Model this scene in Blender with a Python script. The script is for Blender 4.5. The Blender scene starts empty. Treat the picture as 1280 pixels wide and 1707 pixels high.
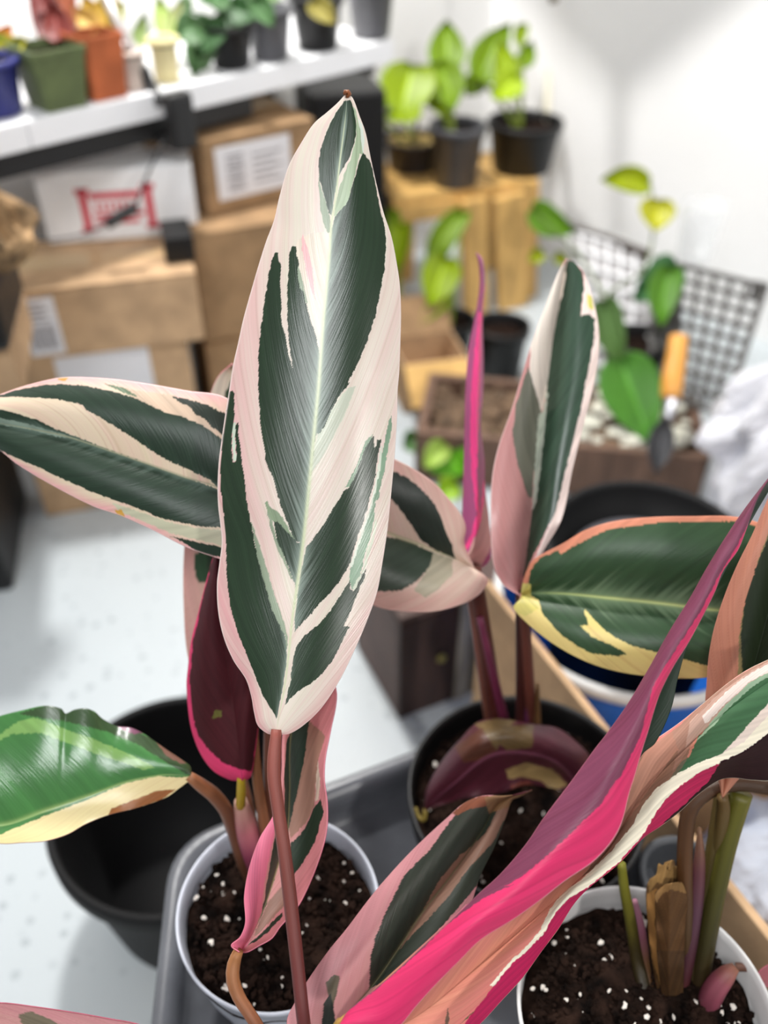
import bpy, bmesh, math, random
import numpy as np
from mathutils import Vector, Matrix

# ------------------------------------------------------------------ camera, world, lights, exposure
SC = bpy.context.scene
COL = SC.collection
FPX, PITCH, CAMH = 1478.0, math.radians(40), 0.80
cam_d = bpy.data.cameras.new('camera')
cam_d.sensor_fit = 'VERTICAL'
cam_d.sensor_height = 36.0
cam_d.lens = FPX / 1707.0 * 36.0
cam_d.clip_start = 0.01
cam_d.dof.use_dof = True
cam_d.dof.focus_distance = 0.385
cam_d.dof.aperture_fstop = cam_d.lens / 7.2
cam = bpy.data.objects.new('camera', cam_d)
COL.objects.link(cam)
cam.location = (0, 0, CAMH)
cam.rotation_euler = (math.radians(50), 0, 0)
SC.camera = cam

world = bpy.data.worlds.new('room_light')
SC.world = world
world.use_nodes = True
wb = world.node_tree.nodes['Background']
wb.inputs[0].default_value = (0.95, 0.97, 1.0, 1)
wb.inputs[1].default_value = 0.37

def area(name, loc, target, size, power, color=(1, 1, 1), size_y=None):
    l = bpy.data.lights.new(name, 'AREA')
    l.energy = power; l.color = color; l.size = size
    if size_y:
        l.shape = 'RECTANGLE'; l.size_y = size_y
    o = bpy.data.objects.new(name, l); COL.objects.link(o)
    o.location = loc
    o.rotation_euler = (Vector(target) - Vector(loc)).to_track_quat('-Z', 'Y').to_euler()
    return o
KEY = (-0.25, 1.25, 1.70)
area('room_lamp', (1.65, -1.6, 2.1), (0.1, 0.6, 0.2), 0.22, 30, (1.0, 0.98, 0.95))
area('added_wall_light', KEY, (0.25, 1.35, 0.1), 0.13, 29, (1.0, 0.985, 0.96))  # added light that brightens the right wall and throws its V shadow
area('ceiling_panel', (-0.45, -0.7, 2.2), (-0.2, 0.3, 0.0), 0.55, 24, (0.97, 0.985, 1.0), 0.8)

vs = SC.view_settings
vs.view_transform = 'Standard'; vs.look = 'None'; vs.gamma = 1.0
vs.use_curve_mapping = False
vs.exposure = 0.0

# ------------------------------------------------------------------ helpers
rnd = random.Random(4)
C0 = np.array([0, 0, CAMH])
FW = np.array([0, math.cos(PITCH), -math.sin(PITCH)])
UPV = np.array([0, math.sin(PITCH), math.cos(PITCH)])
RT = np.array([1.0, 0, 0])
WN = np.array([.688, -.725, 0.0])      # normal of the left wall (into the room)
WE = np.array([.725, .688, 0.0])       # along the left wall, to the right

def ray(x, y):
    x = np.asarray(x, float); y = np.asarray(y, float)
    return FW + RT * ((x - 640) / FPX)[..., None] + UPV * ((853.5 - y) / FPX)[..., None]
def P(x, y, d): return C0 + ray(x, y) * np.asarray(d, float)[..., None]
def PZ(x, y, z):
    r = ray(x, y); return C0 + r * ((z - CAMH) / r[2])
def PW(x, y, dist):
    r = ray(x, y); return C0 + r * (-dist / float(r @ WN))

def lin(c):
    c = np.asarray(c, float) / 255.0
    return np.where(c <= .04045, c / 12.92, ((c + .055) / 1.055) ** 2.4)
def rgba(c): return tuple(float(v) for v in lin(c)) + (1.0,)

def hash1(i, seed=0):
    v = np.sin(np.asarray(i, float) * 127.1 + seed * 311.7) * 43758.5453
    return v - np.floor(v)
def noise1(x, seed=0):
    x = np.asarray(x, float); i = np.floor(x); f = x - i; f = f * f * (3 - 2 * f)
    return hash1(i, seed) * (1 - f) + hash1(i + 1, seed) * f
def noise2(x, y, seed=0):
    xi = np.floor(x); yi = np.floor(y); fx = x - xi; fy = y - yi
    fx = fx * fx * (3 - 2 * fx); fy = fy * fy * (3 - 2 * fy)
    h = lambda a, b: hash1(a * 57.0 + b * 131.0, seed)
    return (h(xi, yi) * (1 - fx) + h(xi + 1, yi) * fx) * (1 - fy) + (h(xi, yi + 1) * (1 - fx) + h(xi + 1, yi + 1) * fx) * fy

MATS = {}
def mat(name, color, rough=.6, spec=.5, noise=0.0, nscale=20.0, bump=0.0, bscale=60.0, metal=0.0, alpha=1.0, transmission=0.0, stretch=None, color2=None):
    if name in MATS: return MATS[name]
    m = bpy.data.materials.new(name); m.use_nodes = True
    nt = m.node_tree; b = nt.nodes['Principled BSDF']
    b.inputs['Base Color'].default_value = rgba(color)
    b.inputs['Roughness'].default_value = rough
    b.inputs['Specular IOR Level'].default_value = spec
    b.inputs['Metallic'].default_value = metal
    b.inputs['Transmission Weight'].default_value = transmission
    b.inputs['Alpha'].default_value = alpha
    tc = nt.nodes.new('ShaderNodeTexCoord')
    src = tc.outputs['Object']
    if stretch:
        mp = nt.nodes.new('ShaderNodeMapping'); mp.inputs['Scale'].default_value = stretch
        nt.links.new(src, mp.inputs[0]); src = mp.outputs[0]
    if noise or color2 is not None:
        n = nt.nodes.new('ShaderNodeTexNoise'); n.inputs['Scale'].default_value = nscale; n.inputs['Detail'].default_value = 4
        nt.links.new(src, n.inputs['Vector'])
        cr = nt.nodes.new('ShaderNodeValToRGB')
        cr.color_ramp.elements[0].position = .35; cr.color_ramp.elements[1].position = .65
        c = np.asarray(color, float)
        c2 = np.asarray(color2, float) if color2 is not None else np.clip(c * (1 + noise), 0, 255)
        cr.color_ramp.elements[0].color = rgba(c * (1 - noise)); cr.color_ramp.elements[1].color = rgba(c2)
        nt.links.new(n.outputs['Fac'], cr.inputs[0]); nt.links.new(cr.outputs[0], b.inputs['Base Color'])
    if bump:
        n2 = nt.nodes.new('ShaderNodeTexNoise'); n2.inputs['Scale'].default_value = bscale; n2.inputs['Detail'].default_value = 5
        nt.links.new(src, n2.inputs['Vector'])
        bp = nt.nodes.new('ShaderNodeBump'); bp.inputs['Strength'].default_value = bump; bp.inputs['Distance'].default_value = .002
        nt.links.new(n2.outputs['Fac'], bp.inputs['Height']); nt.links.new(bp.outputs[0], b.inputs['Normal'])
    MATS[name] = m
    return m

def painted(name, rough=.38, translucent=.15, bump=.25, spec=.36):
    """living tissue: pigment from the mesh's own colour attribute, fine vein relief along the UVs, a little light let through"""
    if name in MATS: return MATS[name]
    m = bpy.data.materials.new(name); m.use_nodes = True
    nt = m.node_tree; b = nt.nodes['Principled BSDF']; out = nt.nodes['Material Output']
    a = nt.nodes.new('ShaderNodeAttribute'); a.attribute_name = 'pigment'
    nt.links.new(a.outputs['Color'], b.inputs['Base Color'])
    b.inputs['Roughness'].default_value = rough
    b.inputs['Specular IOR Level'].default_value = spec
    if name.startswith('matte'): b.inputs['Roughness'].default_value = .6; b.inputs['Specular IOR Level'].default_value = .18
    if name.startswith('waxy'): b.inputs['Roughness'].default_value = .27; b.inputs['Specular IOR Level'].default_value = .5
    if name.startswith('glossy'): b.inputs['Roughness'].default_value = .2; b.inputs['Specular IOR Level'].default_value = .75
    uv = nt.nodes.new('ShaderNodeUVMap'); uv.uv_map = 'veins'
    mp = nt.nodes.new('ShaderNodeMapping'); mp.inputs['Scale'].default_value = (140, 3, 1)
    n = nt.nodes.new('ShaderNodeTexNoise'); n.inputs['Scale'].default_value = 1.0; n.inputs['Detail'].default_value = 3
    bp = nt.nodes.new('ShaderNodeBump'); bp.inputs['Strength'].default_value = bump; bp.inputs['Distance'].default_value = .0006
    nt.links.new(uv.outputs[0], mp.inputs[0]); nt.links.new(mp.outputs[0], n.inputs['Vector'])
    nt.links.new(n.outputs['Fac'], bp.inputs['Height']); nt.links.new(bp.outputs[0], b.inputs['Normal'])
    if translucent:
        tr = nt.nodes.new('ShaderNodeBsdfTranslucent'); nt.links.new(a.outputs['Color'], tr.inputs['Color'])
        mx = nt.nodes.new('ShaderNodeMixShader'); mx.inputs[0].default_value = translucent
        nt.links.new(b.outputs[0], mx.inputs[1]); nt.links.new(tr.outputs[0], mx.inputs[2])
        nt.links.new(mx.outputs[0], out.inputs['Surface'])
    MATS[name] = m
    return m

def thing(name, label, cat, loc=(0, 0, 0), group=None):
    o = bpy.data.objects.new(name, None); COL.objects.link(o)
    o.location = tuple(float(v) for v in loc); o.empty_display_size = .02
    o['label'] = label; o['category'] = cat
    if group: o['group'] = group
    return o
def tag(o, label, cat, group=None):
    o['label'] = label; o['category'] = cat
    if group: o['group'] = group
    return o
def wloc(p):
    v = Vector((0, 0, 0))
    while p is not None:
        v = v + p.location; p = p.parent
    return v
def link(name, me, m, parent=None, smooth=True, label=None, kind=None):
    """one mesh object whose vertices are given in world space"""
    me.name = name
    if m is not None:
        for mm in (m if isinstance(m, (list, tuple)) else [m]): me.materials.append(mm)
    if smooth:
        me.polygons.foreach_set('use_smooth', [True] * len(me.polygons))
    o = bpy.data.objects.new(name, me); COL.objects.link(o)
    if parent is not None:
        o.parent = parent
        o.location = -wloc(parent)
    if label: o['label'] = label
    if kind: o['kind'] = kind
    return o
def pydata(verts, faces):
    me = bpy.data.meshes.new('m')
    me.from_pydata([tuple(map(float, v)) for v in verts], [], [tuple(int(i) for i in f) for f in faces]); me.update()
    return me
class MB:
    """collects shapes into one mesh"""
    def __init__(s): s.v = []; s.f = []
    def add(s, v, f):
        o = len(s.v); s.v += [tuple(map(float, q)) for q in v]; s.f += [tuple(int(i) + o for i in q) for q in f]; return s
    def build(s, name, m, parent=None, smooth=True, **k): return link(name, pydata(s.v, s.f), m, parent, smooth, **k)
def box_vf(o, ex, ey, ez):
    """o = corner, ex/ey/ez = edge vectors"""
    o, ex, ey, ez = (np.asarray(q, float) for q in (o, ex, ey, ez))
    v = [o, o + ex, o + ex + ey, o + ey, o + ez, o + ex + ez, o + ex + ey + ez, o + ey + ez]
    f = [(0, 3, 2, 1), (4, 5, 6, 7), (0, 1, 5, 4), (1, 2, 6, 5), (2, 3, 7, 6), (3, 0, 4, 7)]
    return v, f
def bevel_box(name, o, ex, ey, ez, m, parent=None, bev=.003, seg=2, **k):
    v, f = box_vf(o, ex, ey, ez)
    bm = bmesh.new()
    vs_ = [bm.verts.new(tuple(map(float, q))) for q in v]
    for q in f: bm.faces.new([vs_[i] for i in q])
    bmesh.ops.recalc_face_normals(bm, faces=bm.faces)
    if bev: bmesh.ops.bevel(bm, geom=bm.edges[:], offset=bev, segments=seg, affect='EDGES', profile=.6)
    me = bpy.data.meshes.new(name); bm.to_mesh(me); bm.free()
    return link(name, me, m, parent, False, **k)
def spline(pts, n):
    """Catmull-Rom through pts (k,dim), n samples by chord length"""
    p = np.asarray(pts, float)
    if len(p) == 2: p = np.array([p[0], (p[0] + p[1]) / 2, p[1]])
    d = np.r_[0, np.cumsum(np.maximum(np.linalg.norm(np.diff(p[:, :min(3, p.shape[1])], axis=0), axis=1), 1e-9))]
    d /= d[-1]; t = np.linspace(0, 1, n)
    m = np.empty_like(p)
    m[1:-1] = (p[2:] - p[:-2]) / (d[2:] - d[:-2])[:, None]
    m[0] = (p[1] - p[0]) / (d[1] - d[0]); m[-1] = (p[-1] - p[-2]) / (d[-1] - d[-2])
    k = np.clip(np.searchsorted(d, t, side='right') - 1, 0, len(d) - 2)
    h = (d[k + 1] - d[k])[:, None]; s = ((t - d[k]) / (d[k + 1] - d[k]))[:, None]
    h00 = 2 * s**3 - 3 * s**2 + 1; h10 = s**3 - 2 * s**2 + s; h01 = -2 * s**3 + 3 * s**2; h11 = s**3 - s**2
    return h00 * p[k] + h10 * h * m[k] + h01 * p[k + 1] + h11 * h * m[k + 1]
def tube_vf(pts, rad, n=10, samples=None, flat=1.0):
    pts = np.asarray(pts, float); rad = np.asarray(rad, float) * np.ones(len(pts))
    if samples:
        q = spline(np.c_[pts, rad], samples); pts, rad = q[:, :3], q[:, 3]
    k = len(pts)
    T = np.gradient(pts, axis=0); T /= np.linalg.norm(T, axis=1)[:, None] + 1e-12
    ref = np.array([0, 0, 1.0]) if abs(T[0, 2]) < .9 else np.array([1.0, 0, 0])
    N = np.cross(T[0], ref); N /= np.linalg.norm(N)
    V = []; a = np.linspace(0, 2 * np.pi, n, endpoint=False)
    for i in range(k):
        N = N - T[i] * (N @ T[i]); N /= np.linalg.norm(N); B = np.cross(T[i], N)
        V.append(pts[i] + rad[i] * (np.cos(a)[:, None] * N + flat * np.sin(a)[:, None] * B))
    V = np.concatenate(V)
    Fc = [(i * n + j, i * n + (j + 1) % n, (i + 1) * n + (j + 1) % n, (i + 1) * n + j) for i in range(k - 1) for j in range(n)]
    Fc += [tuple(range(n - 1, -1, -1)), tuple((k - 1) * n + j for j in range(n))]
    return V, Fc
def tube(name, pts, rad, m, parent=None, n=10, samples=24, flat=1.0, **k):
    v, f = tube_vf(pts, rad, n, samples, flat)
    return link(name, pydata(v, f), m, parent, **k)
def lathe_vf(prof, c, n=48, sx=1.0, sy=1.0, closed=False):
    c = np.asarray(c, float); a = np.linspace(0, 2 * np.pi, n, endpoint=False); V = []
    for r, z in prof: V.append(np.c_[c[0] + r * sx * np.cos(a), c[1] + r * sy * np.sin(a), np.full(n, c[2] + z)])
    k = len(prof)
    Fc = [(i * n + j, i * n + (j + 1) % n, (i + 1) * n + (j + 1) % n, (i + 1) * n + j) for i in range(k - 1) for j in range(n)]
    if not closed: Fc += [tuple(range(n - 1, -1, -1)), tuple((k - 1) * n + j for j in range(n))]
    return np.concatenate(V), Fc
def lathe(name, prof, c, m, parent=None, n=48, ring=False, **k):
    v, f = lathe_vf(list(prof) + [prof[0]] if ring else prof, c, n, closed=ring)
    return link(name, pydata(v, f), m, parent, **k)
def pot_profile(r, h, taper=.78, lip=.004, lip_h=.012, wall=.002):
    """outside from the floor up, over the lip and down inside"""
    rb = r * taper
    return [(rb * .9, 0), (rb, .002), (r - .0015, h - lip_h), (r + lip, h - lip_h + .001), (r + lip, h - .002), (r + lip - .001, h),
            (r - wall, h), (r - wall - .001, h - .003), (rb - wall, .005), (.001, .005)]
def inside(px, py, poly):
    poly = np.asarray(poly, float); r = np.zeros(px.shape, bool); j = len(poly) - 1
    for i in range(len(poly)):
        xi, yi = poly[i]; xj, yj = poly[j]
        if yi != yj:
            r ^= ((yi > py) != (yj > py)) & (px < (xj - xi) * (py - yi) / (yj - yi) + xi)
        j = i
    return r
def rg(ox, oy, s, pts): return [(ox + a / s, oy + b / s) for a, b in pts]

GREEN, GREEN2, CREAM, PINK, PALE = (35, 54, 35), (144, 158, 134), (232, 226, 204), (230, 178, 178), (238, 216, 208)
MAGENTA, MAROON, PURPLE = (226, 62, 118), (78, 24, 34), (128, 58, 88)

def leaf(name, curves, depths, regs, parent, nu=60, nv=160, pale=(CREAM, PALE, PINK), pinkness=.5, veink=.42, seed=1, bulge=(0, 0),
         pinkf=None, midrib=None, midrib_w=.025, feather=None, edge=None, back=None, back_regs=(), mat_name='leaf_tissue', thick=.0005, label=None, streak=60, mid_i=1, wfreq=23, waves=0.0, sub=None):
    """A leaf blade as a closed solid. curves: lines running base > tip (margin, midrib, margin, or more where the blade folds over), each a
    list of points; depths: the distance along each line. regs: pigment patches (colour, outline) on the upper face."""
    k = len(curves)
    cv = np.stack([spline(c, nv) for c in curves])                      # k,nv,2
    tt = np.linspace(0, 1, nv)
    dp = np.stack([np.interp(tt, np.linspace(0, 1, len(d)), d) if not np.isscalar(d) else np.full(nv, d) for d in depths])
    if nv > 20:
        ker = np.hanning(max(5, nv // 8)); ker /= ker.sum(); pad = len(ker) // 2
        dp = np.stack([np.convolve(np.pad(d, pad, mode='edge'), ker, 'same')[pad:-pad] for d in dp])
    seg = k - 1; per = max(2, (nu - 1) // seg); per += per % 2; nu = per * seg + 1
    if (nv - 1) % 2: nv_fix = True
    S = np.linspace(0, seg, nu); i0 = np.minimum(S.astype(int), seg - 1); f = S - i0
    bl = np.asarray(list(bulge) + [0] * seg)[:seg]
    X = cv[i0] * (1 - f)[:, None, None] + cv[i0 + 1] * f[:, None, None]  # nu,nv,2
    env = np.sin(np.pi * np.clip(tt, 0, 1)) ** .5
    d = dp[i0] * (1 - f)[:, None] + dp[i0 + 1] * f[:, None] + (bl[i0] * np.sin(np.pi * f))[:, None] * env
    s = (S - mid_i)[:, None] * np.ones(nv); a = np.abs(s)
    T = np.ones(nu)[:, None] * tt
    if waves:
        d = d + waves * a ** 2 * np.sin(T * wfreq + seed) * env
    w = T - veink * a ** 1.15
    Vt = P(X[..., 0], X[..., 1], d)                                      # nu,nv,3
    du = np.gradient(Vt, axis=0); dv = np.gradient(Vt, axis=1)
    N = np.cross(du, dv); ln = np.linalg.norm(N, axis=2, keepdims=True); N = N / np.maximum(ln, 1e-12)
    view = Vt - C0
    ori = 1.0 if np.sum(N * -view * ln) > 0 else -1.0
    N = N * ori
    # ---- pigment of the upper face
    px, py = X[..., 0], X[..., 1]
    sd = seed * 7 + (s > 0) * 3
    st = .6 * noise1(w * streak, seed) + .4 * noise1(w * streak * 2.7 + 9 * (s > 0), seed + 1)
    c0, c1, c2 = (lin(c) for c in pale)
    m1 = np.clip((st - .5) * 1.3 + .5, 0, 1)[..., None]
    col = c0 * (1 - m1) + c1 * m1
    pk0 = pinkf(px, py, a, T) if pinkf else pinkness + (a - .6) * .8
    pk = np.clip(pk0 + (noise1(w * streak * .5, seed + 5) - .5) * .35 + (noise1(w * streak * 3, seed + 6) - .5) * .16, 0, 1)[..., None]
    col = col * (1 - pk) + (c2 * (.85 + .15 * m1)) * pk
    ln_ = np.clip((noise1(w * streak * 2.3, seed + 20) - .74) * 5, 0, 1)[..., None]; col = col * (1 - .16 * ln_ * np.array([.6, 1.0, 1.0]))
    jx = px + (noise2(px * .35, py * .12, seed) - .5) * 2.0; jy = py + (noise2(px * .3, py * .1, seed + 3) - .5) * 2.0
    isg = np.zeros(px.shape, bool)
    vein = .5 + .5 * np.sin(w * 150 + 2.5 * noise1(w * 20, seed)) 
    for rc in regs:
        c, poly = rc[0], rc[1]
        msk = inside(jx, jy, poly)
        base = lin(c)
        lum = base.mean()
        var = (.86 + .28 * noise1(w * streak * .8, seed + 8))[..., None]
        cc = base * var
        if lum < .12: cc = cc * (1 + .05 * vein[..., None])
        col = np.where(msk[..., None], cc, col); isg = np.where(msk, lum < .12, isg)
    if feather:
        fc, fw, fa = feather
        g = np.exp(-(a / (fw * (.35 + 1.1 * noise1(w * streak * 2.2, seed + 12) * noise1(w * streak * .7, seed + 13)))) ** 2) * fa * isg
        col = col * (1 - g[..., None]) + lin(fc) * g[..., None]
    if midrib:
        g = np.exp(-(a / midrib_w) ** 2)[..., None]; col = col * (1 - g) + lin(midrib) * g
    if edge:
        e = np.clip((np.minimum(S, seg - S)[:, None] * np.ones(nv)) / .02, 0, 1)[..., None]; col = col * e + lin(edge) * (1 - e)
    # ---- under face, coarser
    iu = np.arange(0, nu, 2); iv = np.r_[np.arange(0, nv - 1, 2), nv - 1]
    gB, pB = back if back else (MAROON, (214, 90, 128))
    colb = np.where(isg[..., None], lin(gB), lin(pB)) * (.85 + .3 * st[..., None])
    for c, poly in back_regs:
        colb = np.where(inside(jx, jy, poly)[..., None], lin(c) * (.88 + .24 * st[..., None]), colb)
    Vf = Vt + N * thick * .5; Vb = (Vt - N * thick * .5)[np.ix_(iu, iv)]; colb = colb[np.ix_(iu, iv)]
    nub, nvb = len(iu), len(iv)
    verts = np.concatenate([Vf.reshape(-1, 3), Vb.reshape(-1, 3)]); cols = np.concatenate([col.reshape(-1, 3), colb.reshape(-1, 3)])
    idx = np.arange(nu * nv).reshape(nu, nv); ib = nu * nv + np.arange(nub * nvb).reshape(nub, nvb)
    q = np.stack([idx[:-1, :-1], idx[1:, :-1], idx[1:, 1:], idx[:-1, 1:]], -1).reshape(-1, 4)
    qb = np.stack([ib[:-1, :-1], ib[:-1, 1:], ib[1:, 1:], ib[1:, :-1]], -1).reshape(-1, 4)
    if ori < 0: q = q[:, ::-1]; qb = qb[:, ::-1]
    loops = [q.reshape(-1), qb.reshape(-1)]; sizes = [np.full(len(q), 4), np.full(len(qb), 4)]
    def side(front, backi, fidx, flip):
        for j in range(len(backi) - 1):
            seq = [front[t_] for t_ in range(fidx[j], fidx[j + 1] + 1)] + [backi[j + 1], backi[j]]
            if flip: seq = seq[::-1]
            loops.append(np.array(seq)); sizes.append(np.array([len(seq)]))
    fl = ori > 0
    side(idx[0, :], ib[0, :], iv, not fl); side(idx[-1, :], ib[-1, :], iv, fl)
    side(idx[:, 0], ib[:, 0], iu, fl); side(idx[:, -1], ib[:, -1], iu, not fl)
    L = np.concatenate(loops).astype(np.int32); sz = np.concatenate(sizes).astype(np.int32)
    me = bpy.data.meshes.new(name)
    me.vertices.add(len(verts)); me.vertices.foreach_set('co', verts.astype(np.float32).reshape(-1))
    me.loops.add(len(L)); me.loops.foreach_set('vertex_index', L)
    me.polygons.add(len(sz)); me.polygons.foreach_set('loop_start', np.r_[0, np.cumsum(sz)[:-1]].astype(np.int32))
    me.polygons.foreach_set('loop_total', sz)
    me.update(calc_edges=True)
    ca = me.color_attributes.new('pigment', 'FLOAT_COLOR', 'POINT')
    ca.data.foreach_set('color', np.c_[cols, np.ones(len(cols))].astype(np.float32).reshape(-1))
    uvv = np.concatenate([np.stack([w, a], -1).reshape(-1, 2), np.stack([w, a], -1)[np.ix_(iu, iv)].reshape(-1, 2)])
    uvl = me.uv_layers.new(name='veins'); uvl.data.foreach_set('uv', uvv[L].astype(np.float32).reshape(-1))
    return link(name, me, painted(mat_name, bump=.15 if mat_name.startswith('waxy') else .25), parent, True, label=label)

def stem(name, pts, cols, parent, samples=30, n=12, flat=1.0, label=None, mat_name='stem_tissue'):
    """pts: (x, y, d, radius in picture px at d); cols: pigments along the length"""
    pts = np.asarray(pts, float)
    w = P(pts[:, 0], pts[:, 1], pts[:, 2]); r = pts[:, 3] * pts[:, 2] / FPX
    return stem3(name, np.c_[w, r], cols, parent, samples, n, flat, label, mat_name)
def stem3(name, wr, cols, parent, samples=30, n=12, flat=1.0, label=None, mat_name='stem_tissue'):
    wr = np.asarray(wr, float)
    v, f = tube_vf(wr[:, :3], wr[:, 3], n, samples, flat)
    me = pydata(v, f)
    t = np.repeat(np.linspace(0, 1, samples), n)
    cl = np.array([lin(c) for c in cols]) * .72; tk = np.linspace(0, 1, len(cl))
    a = np.tile(np.arange(n), samples)
    var = .82 + .36 * noise1(a * 1.7 + .2 * t, 3) * 1.0
    c = np.stack([np.interp(t, tk, cl[:, k]) for k in range(3)], -1) * var[:, None]
    ca = me.color_attributes.new('pigment', 'FLOAT_COLOR', 'POINT')
    ca.data.foreach_set('color', np.c_[c, np.ones(len(c))].astype(np.float32).reshape(-1))
    uvl = me.uv_layers.new(name='veins')
    li = np.empty(len(me.loops), np.int32); me.loops.foreach_get('vertex_index', li)
    uvl.data.foreach_set('uv', np.stack([a[li] * .05, t[li]], -1).astype(np.float32).reshape(-1))
    return link(name, me, painted(mat_name, .42, .06, .3), parent, True, label=label)
def simple_leaf(name, base, tip, width, d, color, parent, color2=None, fold=.01, curl=0.0, seed=1, dtip=None, heart=True, nu=15, nv=31, back=None, mat_name='leaf_tissue', label=None):
    """broad pothos-like blade between two points, with its own width"""
    b = np.array(base, float); t_ = np.array(tip, float); ax = t_ - b; ln = np.linalg.norm(ax); ax /= ln; nr = np.array([-ax[1], ax[0]])
    if heart: prof = [(0, .05), (-.04, .35), (.03, .72), (.15, .93), (.3, 1.0), (.5, .9), (.7, .64), (.87, .3), (1, 0)]
    else: prof = [(0, .06), (.08, .35), (.25, .8), (.45, 1.0), (.65, .85), (.85, .42), (1, 0)]
    bend = lambda s: nr * curl * width * math.sin(math.pi * s)
    Lc = [b + ax * ln * s + nr * width * .5 * w + bend(s) for s, w in prof]; Rc = [b + ax * ln * s - nr * width * .5 * w + bend(s) for s, w in prof]
    Mc = [b + ax * ln * s + bend(s) for s in np.linspace(0, 1, 7)]
    dt = d if dtip is None else dtip
    c2 = color2 if color2 else tuple(min(255, int(v * 1.25) + 12) for v in color)
    return leaf(name, [Lc, Mc, Rc], [[d - fold, dt - fold], [d, dt], [d - fold, dt - fold]], [], parent, nu, nv, pale=(color, color2 or color, color), pinkness=0, seed=seed,
                midrib=c2, midrib_w=.05, back=back or (color, tuple(int(v * .85) for v in color)), thick=.0006, mat_name=mat_name, label=label, streak=25)

# ------------------------------------------------------------------ materials of the room and its things
KRAFT = mat('kraft_cardboard', (186, 154, 120), .85, .2, .06, 35, .15, 120)
KRAFT2 = mat('dark_kraft_cardboard', (152, 122, 90), .85, .2, .07, 30, .15, 120)
WHITECARD = mat('white_carton', (240, 240, 241), .6, .3, .02, 20)
PAPER = mat('label_paper', (222, 220, 222), .7, .2)
INK = mat('grey_print', (110, 104, 108), .8, .1)
REDINK = mat('red_print', (206, 62, 78), .8, .1)
TAPE = mat('packing_tape', (196, 166, 124), .25, .5)
WALL = mat('painted_wall', (238, 237, 236), .7, .25, .012, 3, .05, 200)
SHELFW = mat('white_shelf_laminate', (240, 240, 242), .35, .5, .01, 5)
BLACKM = mat('black_metal', (26, 26, 27), .45, .5)
BLACKP = mat('black_plastic', (15, 15, 16), .45, .4, .05, 30)
GREYP = mat('grey_plastic', (92, 92, 96), .4, .5, .05, 20)
TRAYP = mat('tray_plastic', (92, 94, 99), .3, .5, .08, 25)
PINE = mat('pine_wood', (206, 164, 98), .55, .35, .10, 9, .15, 60, stretch=(6, 6, 1))
DARKW = mat('dark_stained_wood', (62, 46, 42), .6, .3, .15, 12, .2, 40, stretch=(8, 8, 1))
TAUPE = mat('weathered_grey_wood', (168, 163, 150), .65, .3, .12, 12, .2, 40, stretch=(8, 8, 1))
STEEL = mat('brushed_steel', (200, 200, 205), .28, .5, metal=1.0)
SOIL = mat('potting_soil', (17, 11, 9), .95, .06, .35, 90, .9, 260, color2=(42, 29, 23))
PERL = mat('perlite', (222, 214, 204), .85, .3, .06, 80)
BARK = mat('bark_chip', (96, 78, 62), .9, .2, .25, 40, .5, 90)
STONE = mat('pale_pebble', (196, 194, 180), .7, .3, .1, 40)

def floor_material():
    m = bpy.data.materials.new('speckled_vinyl'); m.use_nodes = True; nt = m.node_tree; b = nt.nodes['Principled BSDF']
    tc = nt.nodes.new('ShaderNodeTexCoord'); n0 = nt.nodes.new('ShaderNodeTexNoise'); n0.inputs['Scale'].default_value = 30
    vo = nt.nodes.new('ShaderNodeTexVoronoi'); vo.inputs['Scale'].default_value = 62; vo.inputs['Randomness'].default_value = 1
    ad = nt.nodes.new('ShaderNodeVectorMath'); ad.operation = 'MULTIPLY_ADD'; ad.inputs[1].default_value = (.02, .02, .02)
    nt.links.new(n0.outputs['Color'], ad.inputs[0]); nt.links.new(tc.outputs['Object'], ad.inputs[2])
    nt.links.new(ad.outputs[0], vo.inputs['Vector'])
    r1 = nt.nodes.new('ShaderNodeValToRGB'); e = r1.color_ramp.elements
    e[0].position = .22; e[0].color = (1, 1, 1, 1); e[1].position = .34; e[1].color = (0, 0, 0, 1)
    nt.links.new(vo.outputs['Distance'], r1.inputs[0])
    r2 = nt.nodes.new('ShaderNodeValToRGB'); e = r2.color_ramp.elements; e[0].position = .45; e[0].color = (0, 0, 0, 1); e[1].position = .9; e[1].color = (1, 1, 1, 1)
    sp = nt.nodes.new('ShaderNodeSeparateColor'); nt.links.new(vo.outputs['Color'], sp.inputs[0]); nt.links.new(sp.outputs[0], r2.inputs[0])
    mu = nt.nodes.new('ShaderNodeMath'); mu.operation = 'MULTIPLY'; nt.links.new(r1.outputs[0], mu.inputs[0]); nt.links.new(r2.outputs[0], mu.inputs[1])
    mx = nt.nodes.new('ShaderNodeMix'); mx.data_type = 'RGBA'; mx.inputs['A'].default_value = rgba((193, 200, 203)); mx.inputs['B'].default_value = rgba((166, 174, 178))
    nt.links.new(mu.outputs[0], mx.inputs['Factor']); nt.links.new(mx.outputs['Result'], b.inputs['Base Color'])
    b.inputs['Roughness'].default_value = .38
    return m
FLOORM = floor_material()

def struct(o): o['kind'] = 'structure'; return o

# ------------------------------------------------------------------ the room
corner = C0 + ray(800, 300) * (1.27 / -float(ray(800, 300) @ WN)); corner[2] = 0
mbf = MB(); mbf.add(*box_vf((-3, -1.2, -.05), (6, 0, 0), (0, 5, 0), (0, 0, .05))); struct(mbf.build('floor', FLOORM, None, False))
mbw = MB(); mbw.add(*box_vf(corner - WE * 2.6, WE * 2.68, -WN * .08, (0, 0, 2.2))); struct(mbw.build('wall_left', WALL, None, False))
mbw = MB(); mbw.add(*box_vf(corner, WN * 2.6, WE * .08, (0, 0, 2.2))); struct(mbw.build('wall_right', WALL, None, False))

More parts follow.
